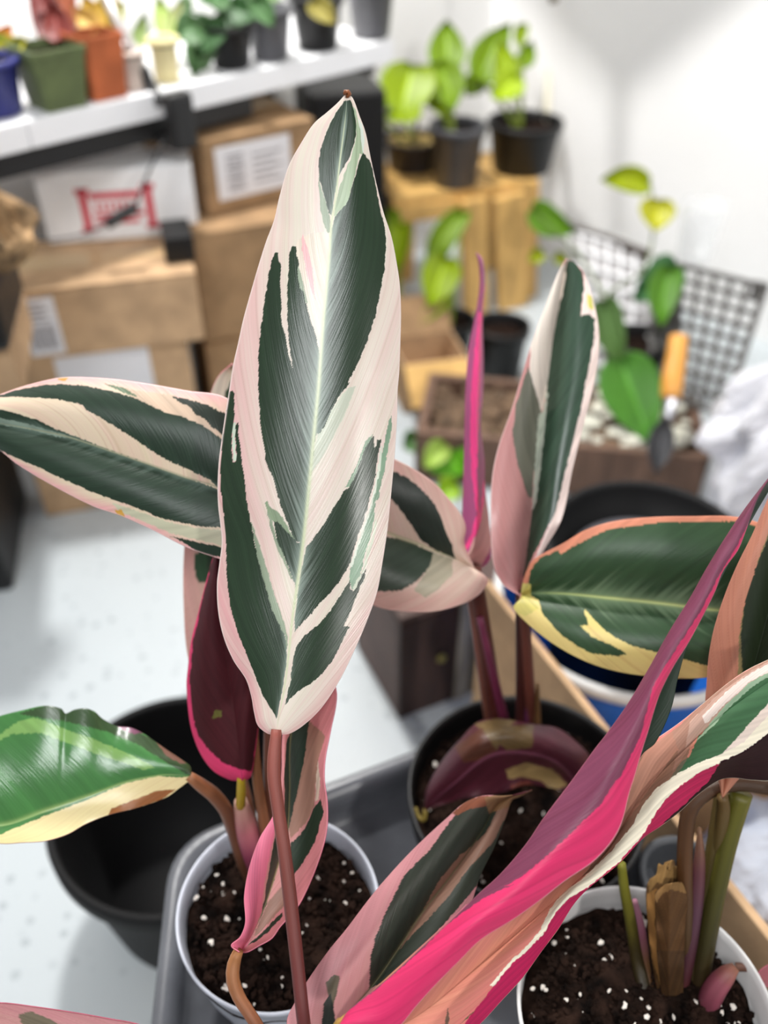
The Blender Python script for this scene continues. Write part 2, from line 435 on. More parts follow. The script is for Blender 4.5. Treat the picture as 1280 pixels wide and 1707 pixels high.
# ------------------------------------------------------------------ cardboard boxes
def z_at(xy, py):
    k = (853.5 - py) / FPX; y = xy[1]
    return CAMH + y * (k * math.cos(PITCH) - math.sin(PITCH)) / (math.cos(PITCH) + k * math.sin(PITCH))
def carton(name, BL, BR, z0, top_y, depth, m, label, flaps=True, tape=True, labels=(), group=None, cat='box', bev=.003):
    """closed carton: BL, BR = the lower corners of its front; top_y = picture row of the front's upper left corner"""
    a = PZ(BL[0], BL[1], z0); b = PZ(BR[0], BR[1], z0); e = b - a; w = np.linalg.norm(e); e /= w; back = np.array([-e[1], e[0], 0])
    h = z_at(a, top_y) - z0
    t = thing(name, label, cat, a + e * w / 2 + back * depth / 2, group)
    bevel_box('body', a, e * w, back * depth, (0, 0, h - (.003 if flaps else 0)), m, t, bev)
    if flaps:
        for k in (0, 1):
            bevel_box('flap', a + back * (k * (depth / 2 + .001)) + (0, 0, h - .003), e * w, back * (depth / 2 - .001), (0, 0, .003), m, t, .001, 1)
    if tape:
        bevel_box('tape', a + back * (depth / 2 - .02) + np.array([0, 0, h]), e * w, back * .04, (0, 0, .0004), TAPE, t, 0)
        bevel_box('tape', a + e * (0) + back * (depth / 2 - .02) + np.array([0, 0, h - .06]) - e * .0004, back * .04, (0, 0, .06), e * .0004, TAPE, t, 0)
    for (u0, v0, u1, v1, kind) in labels:       # fractions of the front
        o = a + e * w * u0 + np.array([0, 0, h * v0]) - back * .0004
        lb = bevel_box('label', o, e * w * (u1 - u0), (0, 0, h * (v1 - v0)), back * .0004, PAPER if kind != 'tan' else TAPE, t, 0)
        mb = MB(); W_, H_ = w * (u1 - u0), h * (v1 - v0)
        if kind == 'barcode':
            for i in range(9): mb.add(*box_vf(o + e * W_ * (.12 + .085 * i) + np.array([0, 0, H_ * .1]) - back * .0003, e * W_ * (.03 + .03 * (i % 3 == 0)), (0, 0, H_ * .42), back * .0003))
            for i in range(4): mb.add(*box_vf(o + e * W_ * .15 + np.array([0, 0, H_ * (.6 + .09 * i)]) - back * .0003, e * W_ * (.6 - .1 * (i % 2)), (0, 0, H_ * .03), back * .0003))
            mb.build('barcode', INK, lb, False)
        elif kind == 'shipping':
            for i in range(10): mb.add(*box_vf(o + e * W_ * .14 + np.array([0, 0, H_ * (.15 + .07 * i)]) - back * .0003, e * W_ * .22, (0, 0, H_ * (.02 + .02 * (i % 3 == 0))), back * .0003))
            for i in range(5): mb.add(*box_vf(o + e * W_ * .48 + np.array([0, 0, H_ * (.2 + .13 * i)]) - back * .0003, e * W_ * (.4 - .1 * (i % 2)), (0, 0, H_ * .03), back * .0003))
            mb.build('barcode', INK, lb, False)
    return t, a, e, back, w, h
g_box = 'cartons stacked under the shelf'
b5, a5, e5, k5, w5, h5 = carton('cardboard_box', (78, 862), (352, 815), 0, 605, .24, KRAFT, 'large kraft cardboard box standing on the floor at the bottom of the stack', labels=[(.28, .72, .78, .985, 'plain')], group=g_box)
z1 = h5 + .0005
b3, a3, e3, k3, w3, h3 = carton('cardboard_box', (38, 606), (342, 566), z1, 491, .15, KRAFT, 'kraft cardboard box with a barcode sticker on the left of its front', labels=[(.06, .08, .24, .9, 'barcode')], group=g_box)
z2 = z1 + h3 + .001
bw, aw, ew, kw, ww, hw = carton('white_carton', (82, 408), (333, 390), z2, 290, .075, WHITECARD, 'white flat carton with a red printed mark on its front', flaps=False, tape=False, group=g_box, bev=.004)
mb = MB()
def wface(u0, v0, u1, v1, sh=0.0):
    o = aw + ew * ww * u0 + np.array([0, 0, hw * v0]) - kw * .0005
    mb.add(*box_vf(o, ew * ww * (u1 - u0) + np.array([0, 0, sh * hw]), (0, 0, hw * (v1 - v0)), kw * .0005))
wface(.255, .14, .305, .76); wface(.675, .14, .725, .78)
wface(.235, .68, .325, .76); wface(.235, .14, .325, .2); wface(.655, .70, .745, .78); wface(.655, .14, .745, .2)
wface(.32, .60, .66, .69); wface(.33, .34, .66, .40); wface(.34, .24, .62, .30)
for i in range(7): wface(.345 + i * .043, .44, .370 + i * .043, .54)
mb.build('printed_mark', REDINK, bw, False, label='red printed mark of two upright bars joined by lines of lettering')
mb = MB()
mb.add(*box_vf(a3 + e3 * w3 * .86 + k3 * .03 + np.array([0, 0, h3 + .0015]), e3 * w3 * .16, k3 * .06, (0, 0, .03)))
tag(mb.build('plastic_clip_box', BLACKP, None, False), 'small black plastic box on the kraft box beside the white carton', 'box')

br1, ar1, er1, kr1, wr1, hr1 = carton('cardboard_box', (370, 772), (560, 736), 0, 575, .24, KRAFT2, 'brown cardboard box on the floor, lowest in the right hand stack', group=g_box)
zr = hr1 + .0005
br2, ar2, er2, kr2, wr2, hr2 = carton('cardboard_box', (344, 572), (540, 535), zr, 392, .22, KRAFT2, 'brown cardboard box in the middle of the right hand stack', group=g_box)
zr += hr2 + .001
br3, ar3, er3, kr3, wr3, hr3 = carton('cardboard_box', (350, 362), (530, 318), zr, 236, .2, KRAFT2, 'brown cardboard box with a torn white shipping label, topmost of its stack', labels=[(.1, .18, .76, .88, 'shipping')], group=g_box)

# stack at the left edge: black bin, small kraft box, black tote, crumpled brown paper
bl1, al1, el1, kl1, wl1, hl1 = carton('storage_bin', (-150, 1010), (24, 985), 0, 690, .2, BLACKP, 'black plastic storage bin standing on the floor at the left edge', flaps=False, tape=False, cat='bin', bev=.008)
bevel_box('lid', al1 - el1 * .006 - kl1 * .006 + np.array([0, 0, hl1]), el1 * (wl1 + .012), kl1 * .212, (0, 0, .012), BLACKP, bl1, .004)
zl = hl1 + .0125
bl2, al2, el2, kl2, wl2, hl2 = carton('cardboard_box', (-120, 682), (42, 662), zl, 600, .16, KRAFT, 'small kraft cardboard box on the black storage bin', group=g_box)
zl += hl2 + .001
bl3, al3, el3, kl3, wl3, hl3 = carton('tote_box', (-110, 600), (18, 588), zl, 500, .14, BLACKP, 'black tote box under the crumpled brown paper', flaps=False, tape=False, cat='box', bev=.01)
zl += hl3
def crumple(name, c, r, h, m, label, cat, seed=1, fold=.35, n=40, k=22, top=.35, parent=None):
    V = []; 
    for i in range(k):
        t = i / (k - 1); rr = r * (math.sin(math.pi * min(1, (t * .9 + .06))) ** .5 * (1 - (1 - top) * t))
        for j in range(n):
            a = 2 * math.pi * j / n
            q = 1 + fold * (float(noise2(np.array(a * 2.2 * 1.0 + math.cos(a)), np.array(t * 5.0), seed)) - .5) * 2 + .5 * fold * (float(noise2(np.array(math.sin(a) * 6 + 9), np.array(t * 11.0 + math.cos(a) * 5), seed + 2)) - .5)
            V.append((c[0] + rr * q * math.cos(a), c[1] + rr * q * math.sin(a), c[2] + h * t * (1 + .12 * fold * math.sin(3 * a + seed))))
    F = [(i * n + j, i * n + (j + 1) % n, (i + 1) * n + (j + 1) % n, (i + 1) * n + j) for i in range(k - 1) for j in range(n)]
    F += [tuple(range(n - 1, -1, -1)), tuple((k - 1) * n + j for j in range(n))]
    o = link(name, pydata(V, F), m, parent, False)
    if label: tag(o, label, cat)
    return o
SACK = mat('brown_packing_paper', (128, 104, 76), .8, .2, .3, 45, .6, 60)
cs = al3 + el3 * wl3 * .72 + kl3 * .06; cs[2] = zl
crumple('crumpled_paper', cs, .062, .125, SACK, 'crumpled brown packing paper heaped beside the white carton', 'paper', 3, .5)

# ------------------------------------------------------------------ shelf and what stands on it
SD = .98
st0 = PW(-90, 232, SD); zt = PW(0, 212, SD)[2]; zb = PW(0, 262, SD)[2]
pr = PW(657, 66, SD); plen = float((pr - st0) @ WE)
sh = thing('wall_shelf', 'long white laminate shelf running above the cardboard boxes', 'shelf', (st0[0], st0[1], zb))
o0 = np.array([st0[0], st0[1], zb])
seam = float((PW(52, 235, SD) - st0) @ WE)
bevel_box('board', o0, WE * (seam - .0008), -WN * .27, (0, 0, zt - zb), SHELFW, sh, .002)
bevel_box('board', o0 + WE * seam, WE * (plen - seam), -WN * .27, (0, 0, zt - zb), SHELFW, sh, .002)
bevel_box('rail', o0 - WN * .012 - np.array([0, 0, .028]), WE * (plen * .62), -WN * .02, (0, 0, .028), BLACKM, sh, .002)  # black strip drawn for the shaded gap and dark edging under the shelf
for u in (.12, .62, .97):
    q = o0 + WE * plen * u - WN * .03
    bevel_box('bracket', q - np.array([0, 0, .02]), WE * .012, -WN * .255, (0, 0, .02), BLACKM, sh, .001)
    bevel_box('bracket', q - WN * .245 - np.array([0, 0, .16]), WE * .012, -WN * .012, (0, 0, .145), BLACKM, sh, .001)

def proj(p):
    q = np.asarray(p) - C0; d = q @ FW
    return 640 + FPX * (q @ RT) / d, 853.5 - FPX * (q @ UPV) / d, d
def mk_leaf_list(parent, z_leaves, d0):
    for i, (bx, by, tx, ty, w, col, dd) in enumerate(z_leaves):
        simple_leaf('leaf', (bx, by), (tx, ty), w, d0 + dd, col, parent, seed=i + 3, fold=.008)
def shelf_base(px, py, dist):
    r = ray(px, py); p = C0 + r * (-dist / float(r @ WN)); p[2] = zt; return p
def nursery_pot(name, base, top_w, h, m, parent, taper=.76, square=False, lip=.003, soil=True, soilm=None):
    r = top_w / 2
    if square:
        bm = bmesh.new()
        def ring(w, z, c=.15):
            v = []
            for sx, sy in ((1, 1), (-1, 1), (-1, -1), (1, -1)):
                for k in ((1 - c, 1), (1, 1 - c)) if sx * sy < 0 else ((1, 1 - c), (1 - c, 1)):
                    q = WE * (sx * w * k[0]) + WN * (sy * w * k[1])
                    v.append(bm.verts.new((base[0] + q[0], base[1] + q[1], base[2] + z)))
            return v
        rr = [ring(r * taper, 0), ring(r, h * .9), ring(r * 1.05, h * .9), ring(r * 1.05, h), ring(r * .95, h), ring(r * taper * .95, .004)]
        for p_, q_ in zip(rr, rr[1:]):
            for i in range(8): bm.faces.new((p_[i], p_[(i + 1) % 8], q_[(i + 1) % 8], q_[i]))
        bm.faces.new(rr[0][::-1]); bm.faces.new(rr[-1])
        bmesh.ops.recalc_face_normals(bm, faces=bm.faces)
        me = bpy.data.meshes.new(name); bm.to_mesh(me); bm.free(); o = link(name, me, m, parent, False)
    else:
        o = lathe(name, pot_profile(r - lip, h, taper, lip, h * .14), base, m, parent, 40)
    if soil:
        rs = r * (taper + (1 - taper) * .86) * .94
        lathe('soil', [(rs, h * .84), (rs * .6, h * .87), (.0005, h * .88)], base, soilm or SOIL, parent, 28)
    return o
def shelf_plant(name, label, px, py, dist, wpx, top_y, m, square=False, leaves=(), cat='plant', stemcol=(120, 130, 70), taper=.76, group=None):
    b = shelf_base(px, py, dist); d = proj(b)[2]; h = z_at(b, top_y) - zt
    t = thing(name, label, cat, b, group)
    nursery_pot('pot', b, wpx * d / FPX, h, m, t, taper, square)
    for i, (bx, by, tx, ty, w, col, dd) in enumerate(leaves):
        simple_leaf('leaf', (bx, by), (tx, ty), w, d + dd, col, t, seed=i + 3, fold=.008)
        sx, sy = px + (bx - px) * .3, top_y + 8
        stem('stalk', [(px + (bx - px) * .2, top_y + 14, d, 3), ((px + bx) / 2, (by + top_y) / 2, d + dd * .5, 2.6), (bx, by, d + dd, 2)], [stemcol], t, 10, 6)
    return t
BLUEP = mat('blue_glazed_pot', (44, 48, 118), .35); OLIVE = mat('olive_plastic_pot', (92, 104, 66), .5, .4, .08, 40)
TERRA = mat('terracotta', (178, 98, 62), .8, .2, .08, 30); STONEW = mat('pale_stoneware', (208, 192, 180), .6); BUTTER = mat('butter_yellow_pot', (228, 214, 160), .5)
shelf_plant('potted_croton', 'royal blue pot holding a yellow and orange plant at the left shelf end', -2, 208, 1.03, 118, 96, BLUEP, False,
            [(0, 92, 44, 62, 40, (196, 190, 60), 0), (-10, 80, 20, 40, 36, (226, 150, 80), .02), (20, 85, -30, 60, 40, (150, 170, 60), .01)], taper=.82)
shelf_plant('potted_aglaonema', 'olive green square pot with tall red and pink leaves', 100, 186, 1.012, 92, 74, OLIVE, True,
            [(98, 74, 50, -45, 56, (112, 46, 42), .01), (100, 66, 86, 2, 50, (124, 54, 48), -.01), (92, 70, 66, 20, 46, (104, 34, 36), .01), (104, 66, 112, -60, 44, (150, 84, 60), .02)], taper=.78)
shelf_plant('potted_croton', 'terracotta coloured square pot with a bright yellow orange plant', 174, 170, 1.012, 72, 53, TERRA, True,
            [(165, 52, 138, -10, 40, (206, 170, 76), .0), (172, 48, 182, -30, 44, (198, 166, 60), .02), (180, 50, 205, 0, 38, (176, 180, 70), .03), (160, 50, 122, 10, 36, (214, 176, 96), -.01), (150, 56, 128, 40, 30, (190, 160, 60), 0)], taper=.85)
shelf_plant('stoneware_planter', 'pale beige stoneware planter behind the clamp lamp arm', 226, 166, 1.012, 60, 82, STONEW, False, [(228, 80, 240, 20, 26, (150, 170, 110), 0)], taper=.85)
shelf_plant('cream_planter', 'tall butter yellow planter beside trailing dark green leaves', 282, 150, 1.012, 56, 62, BUTTER, False, [(280, 60, 262, -10, 34, (170, 190, 110), .02), (285, 60, 300, 0, 30, (200, 206, 150), .02)], taper=.85)
DG = [(72, 108, 62), (54, 92, 48), (88, 124, 78), (64, 100, 60), (110, 138, 96)]
dgl = [(330, 40, 292, 62, 62), (350, 30, 335, 92, 66), (340, 60, 322, 128, 54), (365, 20, 400, 55, 60), (320, 20, 285, 18, 56), (352, 10, 368, -30, 60), (380, 10, 430, 30, 50),
       (330, 80, 345, 118, 44), (305, 30, 280, 50, 46), (400, 0, 450, 20, 48), (425, -5, 455, 45, 40)]
shelf_plant('potted_philodendron', 'black pot overflowing with dark green glossy leaves', 388, 120, 1.012, 86, 40, BLACKP, False, [(a, b, c, d_, w, DG[i % 5], -.06 + .015 * (i % 5)) for i, (a, b, c, d_, w) in enumerate(dgl)], stemcol=(80, 110, 60))
shelf_plant('nursery_pot', 'grey nursery pot next to the dark green foliage on the shelf', 452, 104, 1.012, 84, 10, GREYP, False, [(450, 8, 440, -50, 40, (120, 150, 90), 0)], cat='pot')
shelf_plant('nursery_pot', 'black nursery pot with a pale tag, second from the right end of the shelf', 530, 86, 1.012, 92, -8, BLACKP, False, [(520, 0, 560, 40, 40, (140, 130, 60), -.07)], cat='pot')
shelf_plant('nursery_pot', 'dark grey nursery pot at the right end of the shelf', 618, 66, 1.012, 86, -30, GREYP, False, [(610, -30, 600, -90, 40, (120, 150, 90), 0)], cat='pot')
# pale tag tucked against the second pot
q = shelf_base(556, 86, 1.02); dq = proj(q)[2]
bevel_box('plant_tag', PW(538, 62, 1.0) , WE * .028 + np.array([0, 0, .003]), (0, 0, .03), -WN * .001, PAPER, None, 0)
tag(bpy.data.objects['plant_tag'], 'pale paper tag leaning on a black pot on the shelf', 'tag')

# clamp lamp: silver gooseneck, black clamp on the shelf edge, cord with an inline switch
base = PW(292, 200, .965)
cl = thing('clamp_lamp', 'clamp lamp with a silver gooseneck gripping the shelf edge', 'lamp', base)
dl = proj(base)[2]
def seg(name, pts, r, m, par=cl, ns=24): return tube(name, [P(x, y, dl + dd) for x, y, dd in pts], [r * dl / FPX] * len(pts), m, par, 10, ns)
seg('gooseneck', [(168, -60, -.03), (176, -10, -.03), (196, 36, -.03), (222, 82, -.02), (238, 118, -.02)], 8.5, mat('satin_aluminium', (190, 186, 184), .4, .5, metal=.6))
seg('sleeve', [(236, 112, -.02), (250, 142, -.01), (268, 172, -.01)], 10, BLACKM)
sq = np.array([base[0], base[1], zb])
bevel_box('clamp_jaw', sq - WE * .018 + WN * .004 - np.array([0, 0, .030]), WE * .032, WN * .02, (0, 0, zt - zb + .034), BLACKM, cl, .006)
bevel_box('clamp_jaw', sq - WE * .016 - np.array([0, 0, .03]) - WN * .04, WE * .028, WN * .05, (0, 0, .012), BLACKM, cl, .003)
seg('cord', [(272, 236, -.01), (256, 268, -.012), (240, 305, -.012), (226, 345, -.012)], 2.4, BLACKM)
sw = seg('inline_switch', [(228, 344, -.012), (205, 358, -.012), (178, 374, -.012)], 9, BLACKM, ns=10)
seg('cord', [(178, 374, -.012), (140, 390, -.012), (84, 400, -.014), (40, 400, -.014)], 1.6, GREYP)
# second arm behind
seg('gooseneck', [(236, -60, .02), (240, 0, .02), (248, 45, .02), (262, 120, .02), (280, 175, -.005)], 3.5, STEEL)

# ------------------------------------------------------------------ wooden plant stand and pothos
ZS = .235
def wood(name, a, b, w, t, m, parent, face=None):
    """a plank from a to b, w wide, t thick"""
    a, b = np.asarray(a, float), np.asarray(b, float); L = b - a; n_ = L / np.linalg.norm(L)
    f = np.array([.2, -1, 0]) if face is None else np.asarray(face, float)
    f = f - n_ * (f @ n_); f /= np.linalg.norm(f); s = np.cross(n_, f)
    return bevel_box(name, a - s * w / 2 - f * t / 2, s * w, f * t, L, m, parent, min(.002, t * .2))
sp = PZ(780, 560, 0)
stt = thing('plant_stand', 'pine slat plant stand carrying black pots of neon pothos', 'stand', PZ(790, 590, 0))
fl = PZ(655, 330, ZS); fr = PZ(900, 300, ZS); ex = fr - fl; wx = np.linalg.norm(ex); ex /= wx; ey = np.array([-ex[1], ex[0], 0])
for i in range(4):
    o = fl + ey * (.045 * i) - np.array([0, 0, .016])
    bevel_box('slat', o, ex * wx, ey * .038, (0, 0, .016), PINE, stt, .002)
bevel_box('apron', fl - ey * .004 - np.array([0, 0, .046]), ex * wx * .62, ey * .014, (0, 0, .030), PINE, stt, .002)
bevel_box('apron', fl + ey * .16 - np.array([0, 0, .046]), ex * wx, ey * .014, (0, 0, .030), PINE, stt, .002)
for (u, v, wd, du_) in ((.52, -.012, .046, .02), (.76, -.014, .060, .03), (.06, .03, .034, -.01), (.30, .165, .030, .0), (.95, .165, .034, .01), (.97, .02, .03, .02)):
    p0 = fl + ex * wx * u + ey * v - np.array([0, 0, .014]); p1 = p0 + ex * du_; p1[2] = 0.0
    wood('leg', p1, p0, wd, .02, PINE, stt, ey)
def floor_pot(name, label, px, py, z0, wpx, top_y, m, leaves=(), stems=(), cat='plant', group=None, soilm=None, ldd=0):
    b = PZ(px, py, z0); d = proj(b)[2]; h = z_at(b, top_y) - z0
    t = thing(name, label, cat, b, group)
    nursery_pot('pot', b, wpx * d / FPX, h, m, t, .8, False, .003, True, soilm)
    dt = proj(b + np.array([0, 0, h]))[2]
    for i, lf in enumerate(leaves):
        bx, by, tx, ty, w, col, dd = lf[:7]
        simple_leaf('leaf', (bx, by), (tx, ty), w, dt + dd, col, t, seed=i + 3 + int(px), fold=.012, curl=lf[7] if len(lf) > 7 else .1)
        stem('stalk', [(px + (bx - px) * .15, top_y + 12, dt, 3.2), (px + (bx - px) * .55, (by + top_y) / 2, dt + dd * .5, 2.8), (bx, by, dt + dd, 2.4)], [(150, 170, 60)], t, 10, 6)
    return t
NE = (132, 156, 2); NE2 = (104, 134, 2); NE3 = (152, 178, 10)
gp = 'black pots on the pine stand'
floor_pot('potted_pothos', 'dark pot with mossy top and drooping neon leaves, leftmost on the pine stand', 688, 280, ZS, 102, 228, mat('dark_brown_plastic', (52, 46, 46), .45), [(700, 178, 640, 196, 40, NE3, -.03, .0), (612, 190, 500, 182, 42, NE, -.02, .25), (670, 168, 618, 172, 36, NE2, .05, .2)], group=gp,
          soilm=mat('mossy_bark', (150, 128, 78), .9, .2, .3, 60, .6, 90))
floor_pot('potted_pothos', 'smoky grey translucent pot with a broad neon pothos leaf, middle of the pine stand', 758, 306, ZS, 94, 206, mat('smoky_plastic', (70, 70, 74), .3, .5), [(690, 108, 672, 200, 96, NE, -.03, .05), (726, 105, 756, 186, 66, NE2, -.02, -.1), (745, 112, 744, 32, 64, NE2, .02, .0), (700, 120, 752, 200, 40, NE, -.01, .1)], group=gp)
floor_pot('potted_pothos', 'wide black pot with upright neon pothos, rightmost on the stand', 868, 282, ZS, 124, 200, BLACKP, [(800, 132, 852, 36, 62, NE2, .0, -.1), (845, 150, 832, 62, 44, NE, -.02, .1), (866, 128, 818, 164, 52, NE3, -.03, .0), (868, 110, 886, 66, 32, NE2, .02, .1), (872, 40, 866, 84, 24, NE, .03, .1), (800, 128, 776, 160, 40, NE2, .03, 0)], group=gp)
tube('plant_stake', [P(911, 205, 1.62), P(913, 155, 1.63), P(914, 118, 1.64)], [.006, .0065, .004], mat('pale_stake', (206, 200, 180), .7), None, 10, 8)
tag(bpy.data.objects['plant_stake'], 'pale rounded plant stake behind the wide black pot', 'stake')

floor_pot('potted_pothos', 'small black floor pot with long lime pothos leaves before the pine legs', 748, 604, 0, 84, 530, BLACKP, [(772, 352, 716, 480, 46, NE2, .02, .3), (744, 430, 716, 512, 66, NE, -.05, .0), (748, 490, 700, 542, 30, NE3, -.04, .1)])
floor_pot('potted_pothos', 'small black pot partly behind the upright leaf with a hanging lime leaf', 662, 596, 0, 84, 520, BLACKP, [(668, 372, 664, 458, 42, NE, -.02, .1), (650, 350, 655, 420, 40, NE2, .02, .1)])
floor_pot('nursery_pot', 'black nursery pot on the floor at the foot of the pine stand', 828, 640, 0, 92, 540, BLACKP, cat='pot')
# drinking-glass sparkle: small clear glass beads beside the pine leg
GLASS = mat('clear_glass', (245, 248, 250), .03, .5, transmission=1.0)

bx_, abx, ebx, kbx, wbx, hbx = carton('shade_box', (536, 566), (644, 552), 0, 160, .14, BLACKP, 'tall black box added for the dark shade under the end of the shelf', flaps=False, tape=False, cat='crate', bev=.006)  # black box put in as the dark shade below the shelf end
# tilted kraft box flap by the floor pots
a = PZ(672, 690, 0); b_ = PZ(775, 676, 0)
tk = thing('open_cardboard_box', 'small open kraft box with one raised flap in front of the black pots', 'box', a)
e = (b_ - a); wk = np.linalg.norm(e); e /= wk; bk = np.array([-e[1], e[0], 0])
hk = z_at(a, 610)
for nm, oo, x1, x2 in (('panel', a, e * wk, bk * .003), ('panel', a + bk * .09, e * wk, bk * .003), ('panel', a, e * .003, bk * .09), ('panel', a + e * (wk - .003), e * .003, bk * .09)):
    bevel_box(nm, oo, x1, x2, (0, 0, hk), KRAFT, tk, 0)
bevel_box('panel', a, e * wk, bk * .093, (0, 0, .003), KRAFT, tk, 0)
bevel_box('flap', a + np.array([0, 0, hk]) - bk * .002, e * wk, -bk * .05 + np.array([0, 0, -.045]), bk * .002, mat('lit_flap_kraft', (206, 166, 104), .8, .2, .05, 30), tk, 0)  # paler kraft puts the flap's lit look into its colour
bevel_box('flap', a + bk * .09 + np.array([0, 0, hk]), e * wk, bk * .04 + np.array([0, 0, .05]), -bk * .002, KRAFT2, tk, 0)

# ------------------------------------------------------------------ wire panels, tools and bits at the right
def wire_panel(q, nx, ny, r, m, name, parent, sag=0):
    """q: four world corners TL, TR, BR, BL"""
    TL, TR, BR, BL = (np.asarray(p, float) for p in q); mb = MB()
    for i in range(nx + 1):
        u = i / nx; mb.add(*tube_vf([TL * (1 - u) + TR * u, BL * (1 - u) + BR * u], [r, r], 6, 4))
    for j in range(ny + 1):
        v = j / ny; mb.add(*tube_vf([TL * (1 - v) + BL * v, TR * (1 - v) + BR * v], [r, r], 6, 4))
    return mb.build(name, m, parent)
WHITEWIRE = mat('white_coated_wire', (236, 236, 238), .4); DARKWIRE = mat('dark_grey_wire', (84, 82, 80), .5, .4)
wp = thing('wire_grid', 'white wire grid with a dark top rail in front of the wall', 'grid', PZ(1010, 640, 0))
TL, TR, BR, BL = P(948, 384, 1.56), P(1082, 424, 1.47), P(1072, 640, 1.43), P(952, 630, 1.52)
wire_panel((TL, TR, BR, BL), 6, 9, .0036, WHITEWIRE, 'wire_mesh', wp)
v, f = box_vf(BL + np.array([0, .012, 0]), TL - BL, TR - TL, (0, .002, 0))
link('backing', pydata(v, f), mat('grey_backing', (176, 172, 172), .8), wp, False, label='grey backing sheet')
tube('rail', [P(892, 352, 1.58), P(955, 378, 1.56), P(1010, 396, 1.52), P(1082, 426, 1.47)], [.005, .006, .006, .009], mat('brown_metal_rail', (72, 64, 60), .6), wp)
nb = np.cross(TR - TL, BL - TL); nb /= np.linalg.norm(nb); nb = nb if nb[1] > 0 else -nb
wk2 = thing('wire_basket', 'dark wire mesh basket hanging open behind the trowel', 'basket', PZ(1160, 760, 0))
q4 = [P(1092, 432, 1.44), P(1276, 478, 1.28), P(1206, 690, 1.24), P(1084, 650, 1.36)]
wire_panel(q4, 7, 9, .0040, DARKWIRE, 'wire_mesh', wk2)
mbr = MB()
for i in range(4): mbr.add(*tube_vf([q4[i], q4[(i + 1) % 4]], [.005, .005], 8, 4))
mbr.build('rim', DARKWIRE, wk2)
v, f = box_vf(q4[3] + np.array([.0, .03, -.01]), (q4[0] - q4[3]) * .78, (q4[1] - q4[0]) * .34, (0, .002, 0))
link('liner', pydata(v, f), mat('grey_liner', (150, 149, 148), .7), wk2, False)
bevel_box('bracket_tab', P(1256, 470, 1.275), (.02, -.01, 0), (0, 0, -.03), (.004, .008, 0), DARKWIRE, wk2, .002)
bevel_box('leg', np.array([q4[3][0], q4[3][1], 0.0]), (.008, 0, 0), (0, .008, 0), (0, 0, q4[3][2]), DARKWIRE, wk2, 0)
bevel_box('leg', np.array([q4[2][0] - .008, q4[2][1], 0.0]), (.008, 0, 0), (0, .008, 0), (0, 0, q4[2][2]), DARKWIRE, wk2, 0)

# hand trowel
tr = thing('hand_trowel', 'hand trowel with an orange wooden handle standing in the bark tray', 'trowel', P(1105, 760, 1.17))
tube('handle', [P(1118, 664, 1.18), P(1120, 640, 1.18), P(1126, 600, 1.185), P(1131, 562, 1.19)], [.0135, .0145, .0135, .0125], mat('orange_varnished_wood', (214, 150, 66), .4, .5, .06, 20), tr, 14, 16)
tube('ferrule', [P(1112, 700, 1.175), P(1115, 682, 1.178), P(1118, 664, 1.18)], [.007, .009, .012], STEEL, tr, 12, 8)
simple_leaf('blade', (1110, 694), (1092, 790), 46, 1.172, (70, 70, 72), tr, heart=False, mat_name='leaf_tissue')
# clear cup against the wall
cb = P(1155, 432, 1.42); 
cup = lathe('clear_cup', [(.026, 0), (.034, .085), (.0365, .09), (.0355, .09), (.033, .085), (.025, .002)], cb, mat('clear_film', (238, 240, 242), .15, .5, alpha=.16), None, 32)
tag(cup, 'clear plastic cup standing behind the wire basket rim', 'cup')
# vine with yellow green leaves on the grid, big dark green leaves lower down
vb = PZ(1046, 672, 0)
vine = thing('climbing_pothos', 'pothos vine with yellow tinged upper leaves and large dark green leaves on the wire grid', 'plant', vb)
d1 = 1.40
for i, (bx, by, tx, ty, w, col, dd, cu) in enumerate([
    (1082, 306, 1000, 300, 48, (138, 152, 4), .06, .12), (1098, 332, 1092, 386, 62, (176, 176, 30), .03, 0), (886, 348, 960, 388, 54, (84, 124, 18), .12, .1),
    (905, 420, 880, 436, 26, (150, 160, 30), .1, 0), (925, 425, 950, 440, 22, (140, 150, 40), .1, 0),
    (1128, 440, 1052, 500, 70, (66, 112, 66), -.04, -.1), (1118, 446, 1102, 546, 56, (82, 130, 30), -.06, .1),
    (1034, 598, 1086, 742, 104, (76, 132, 44), -.16, .0), (1006, 500, 1040, 612, 58, (74, 104, 50), -.1, .1)]):
    simple_leaf('leaf', (bx, by), (tx, ty), w, d1 + dd, col, vine, seed=40 + i, curl=cu, fold=.012)
stem('vine_stem', [(1020, 700, 1.42, 4), (1012, 600, 1.36, 3.5), (1010, 500, 1.33, 3), (1072, 450, 1.42, 2.4), (1090, 380, 1.44, 2), (1084, 306, 1.46, 1.8)], [(70, 92, 40), (110, 130, 50)], vine, 24, 8)
stem('vine_stem', [(1010, 500, 1.33, 3), (960, 420, 1.48, 2), (886, 348, 1.52, 1.6)], [(96, 120, 50)], vine, 16, 8)
nursery_pot('pot', vb, .10, .12, BLACKP, vine)

# long dark wooden tray of bark and pebbles behind the cartons
ta = PZ(690, 800, 0); tb = PZ(1160, 846, 0); e = tb - ta; wt = np.linalg.norm(e); e /= wt; bk = np.array([-e[1], e[0], 0]); ht = .085
bt = thing('bark_tray', 'long dark wooden tray filled with bark and pale pebbles on the floor', 'tray', ta + e * wt / 2)
for nm, oo, x1, x2, hh in (('side_board', ta, e * wt, bk * .014, ht), ('side_board', ta + bk * .15, e * wt, bk * .014, ht), ('end_board', ta + bk * .014, e * .014, bk * .136, ht), ('end_board', ta + bk * .014 + e * (wt - .014), e * .014, bk * .136, ht), ('base_board', ta + bk * .014 + e * .014, e * (wt - .028), bk * .136, .05)):
    bevel_box(nm, oo, x1, x2, (0, 0, hh), mat('brown_tray_wood', (104, 80, 66), .6, .3, .12, 12, .2, 40, stretch=(8, 8, 1)), bt, .002)
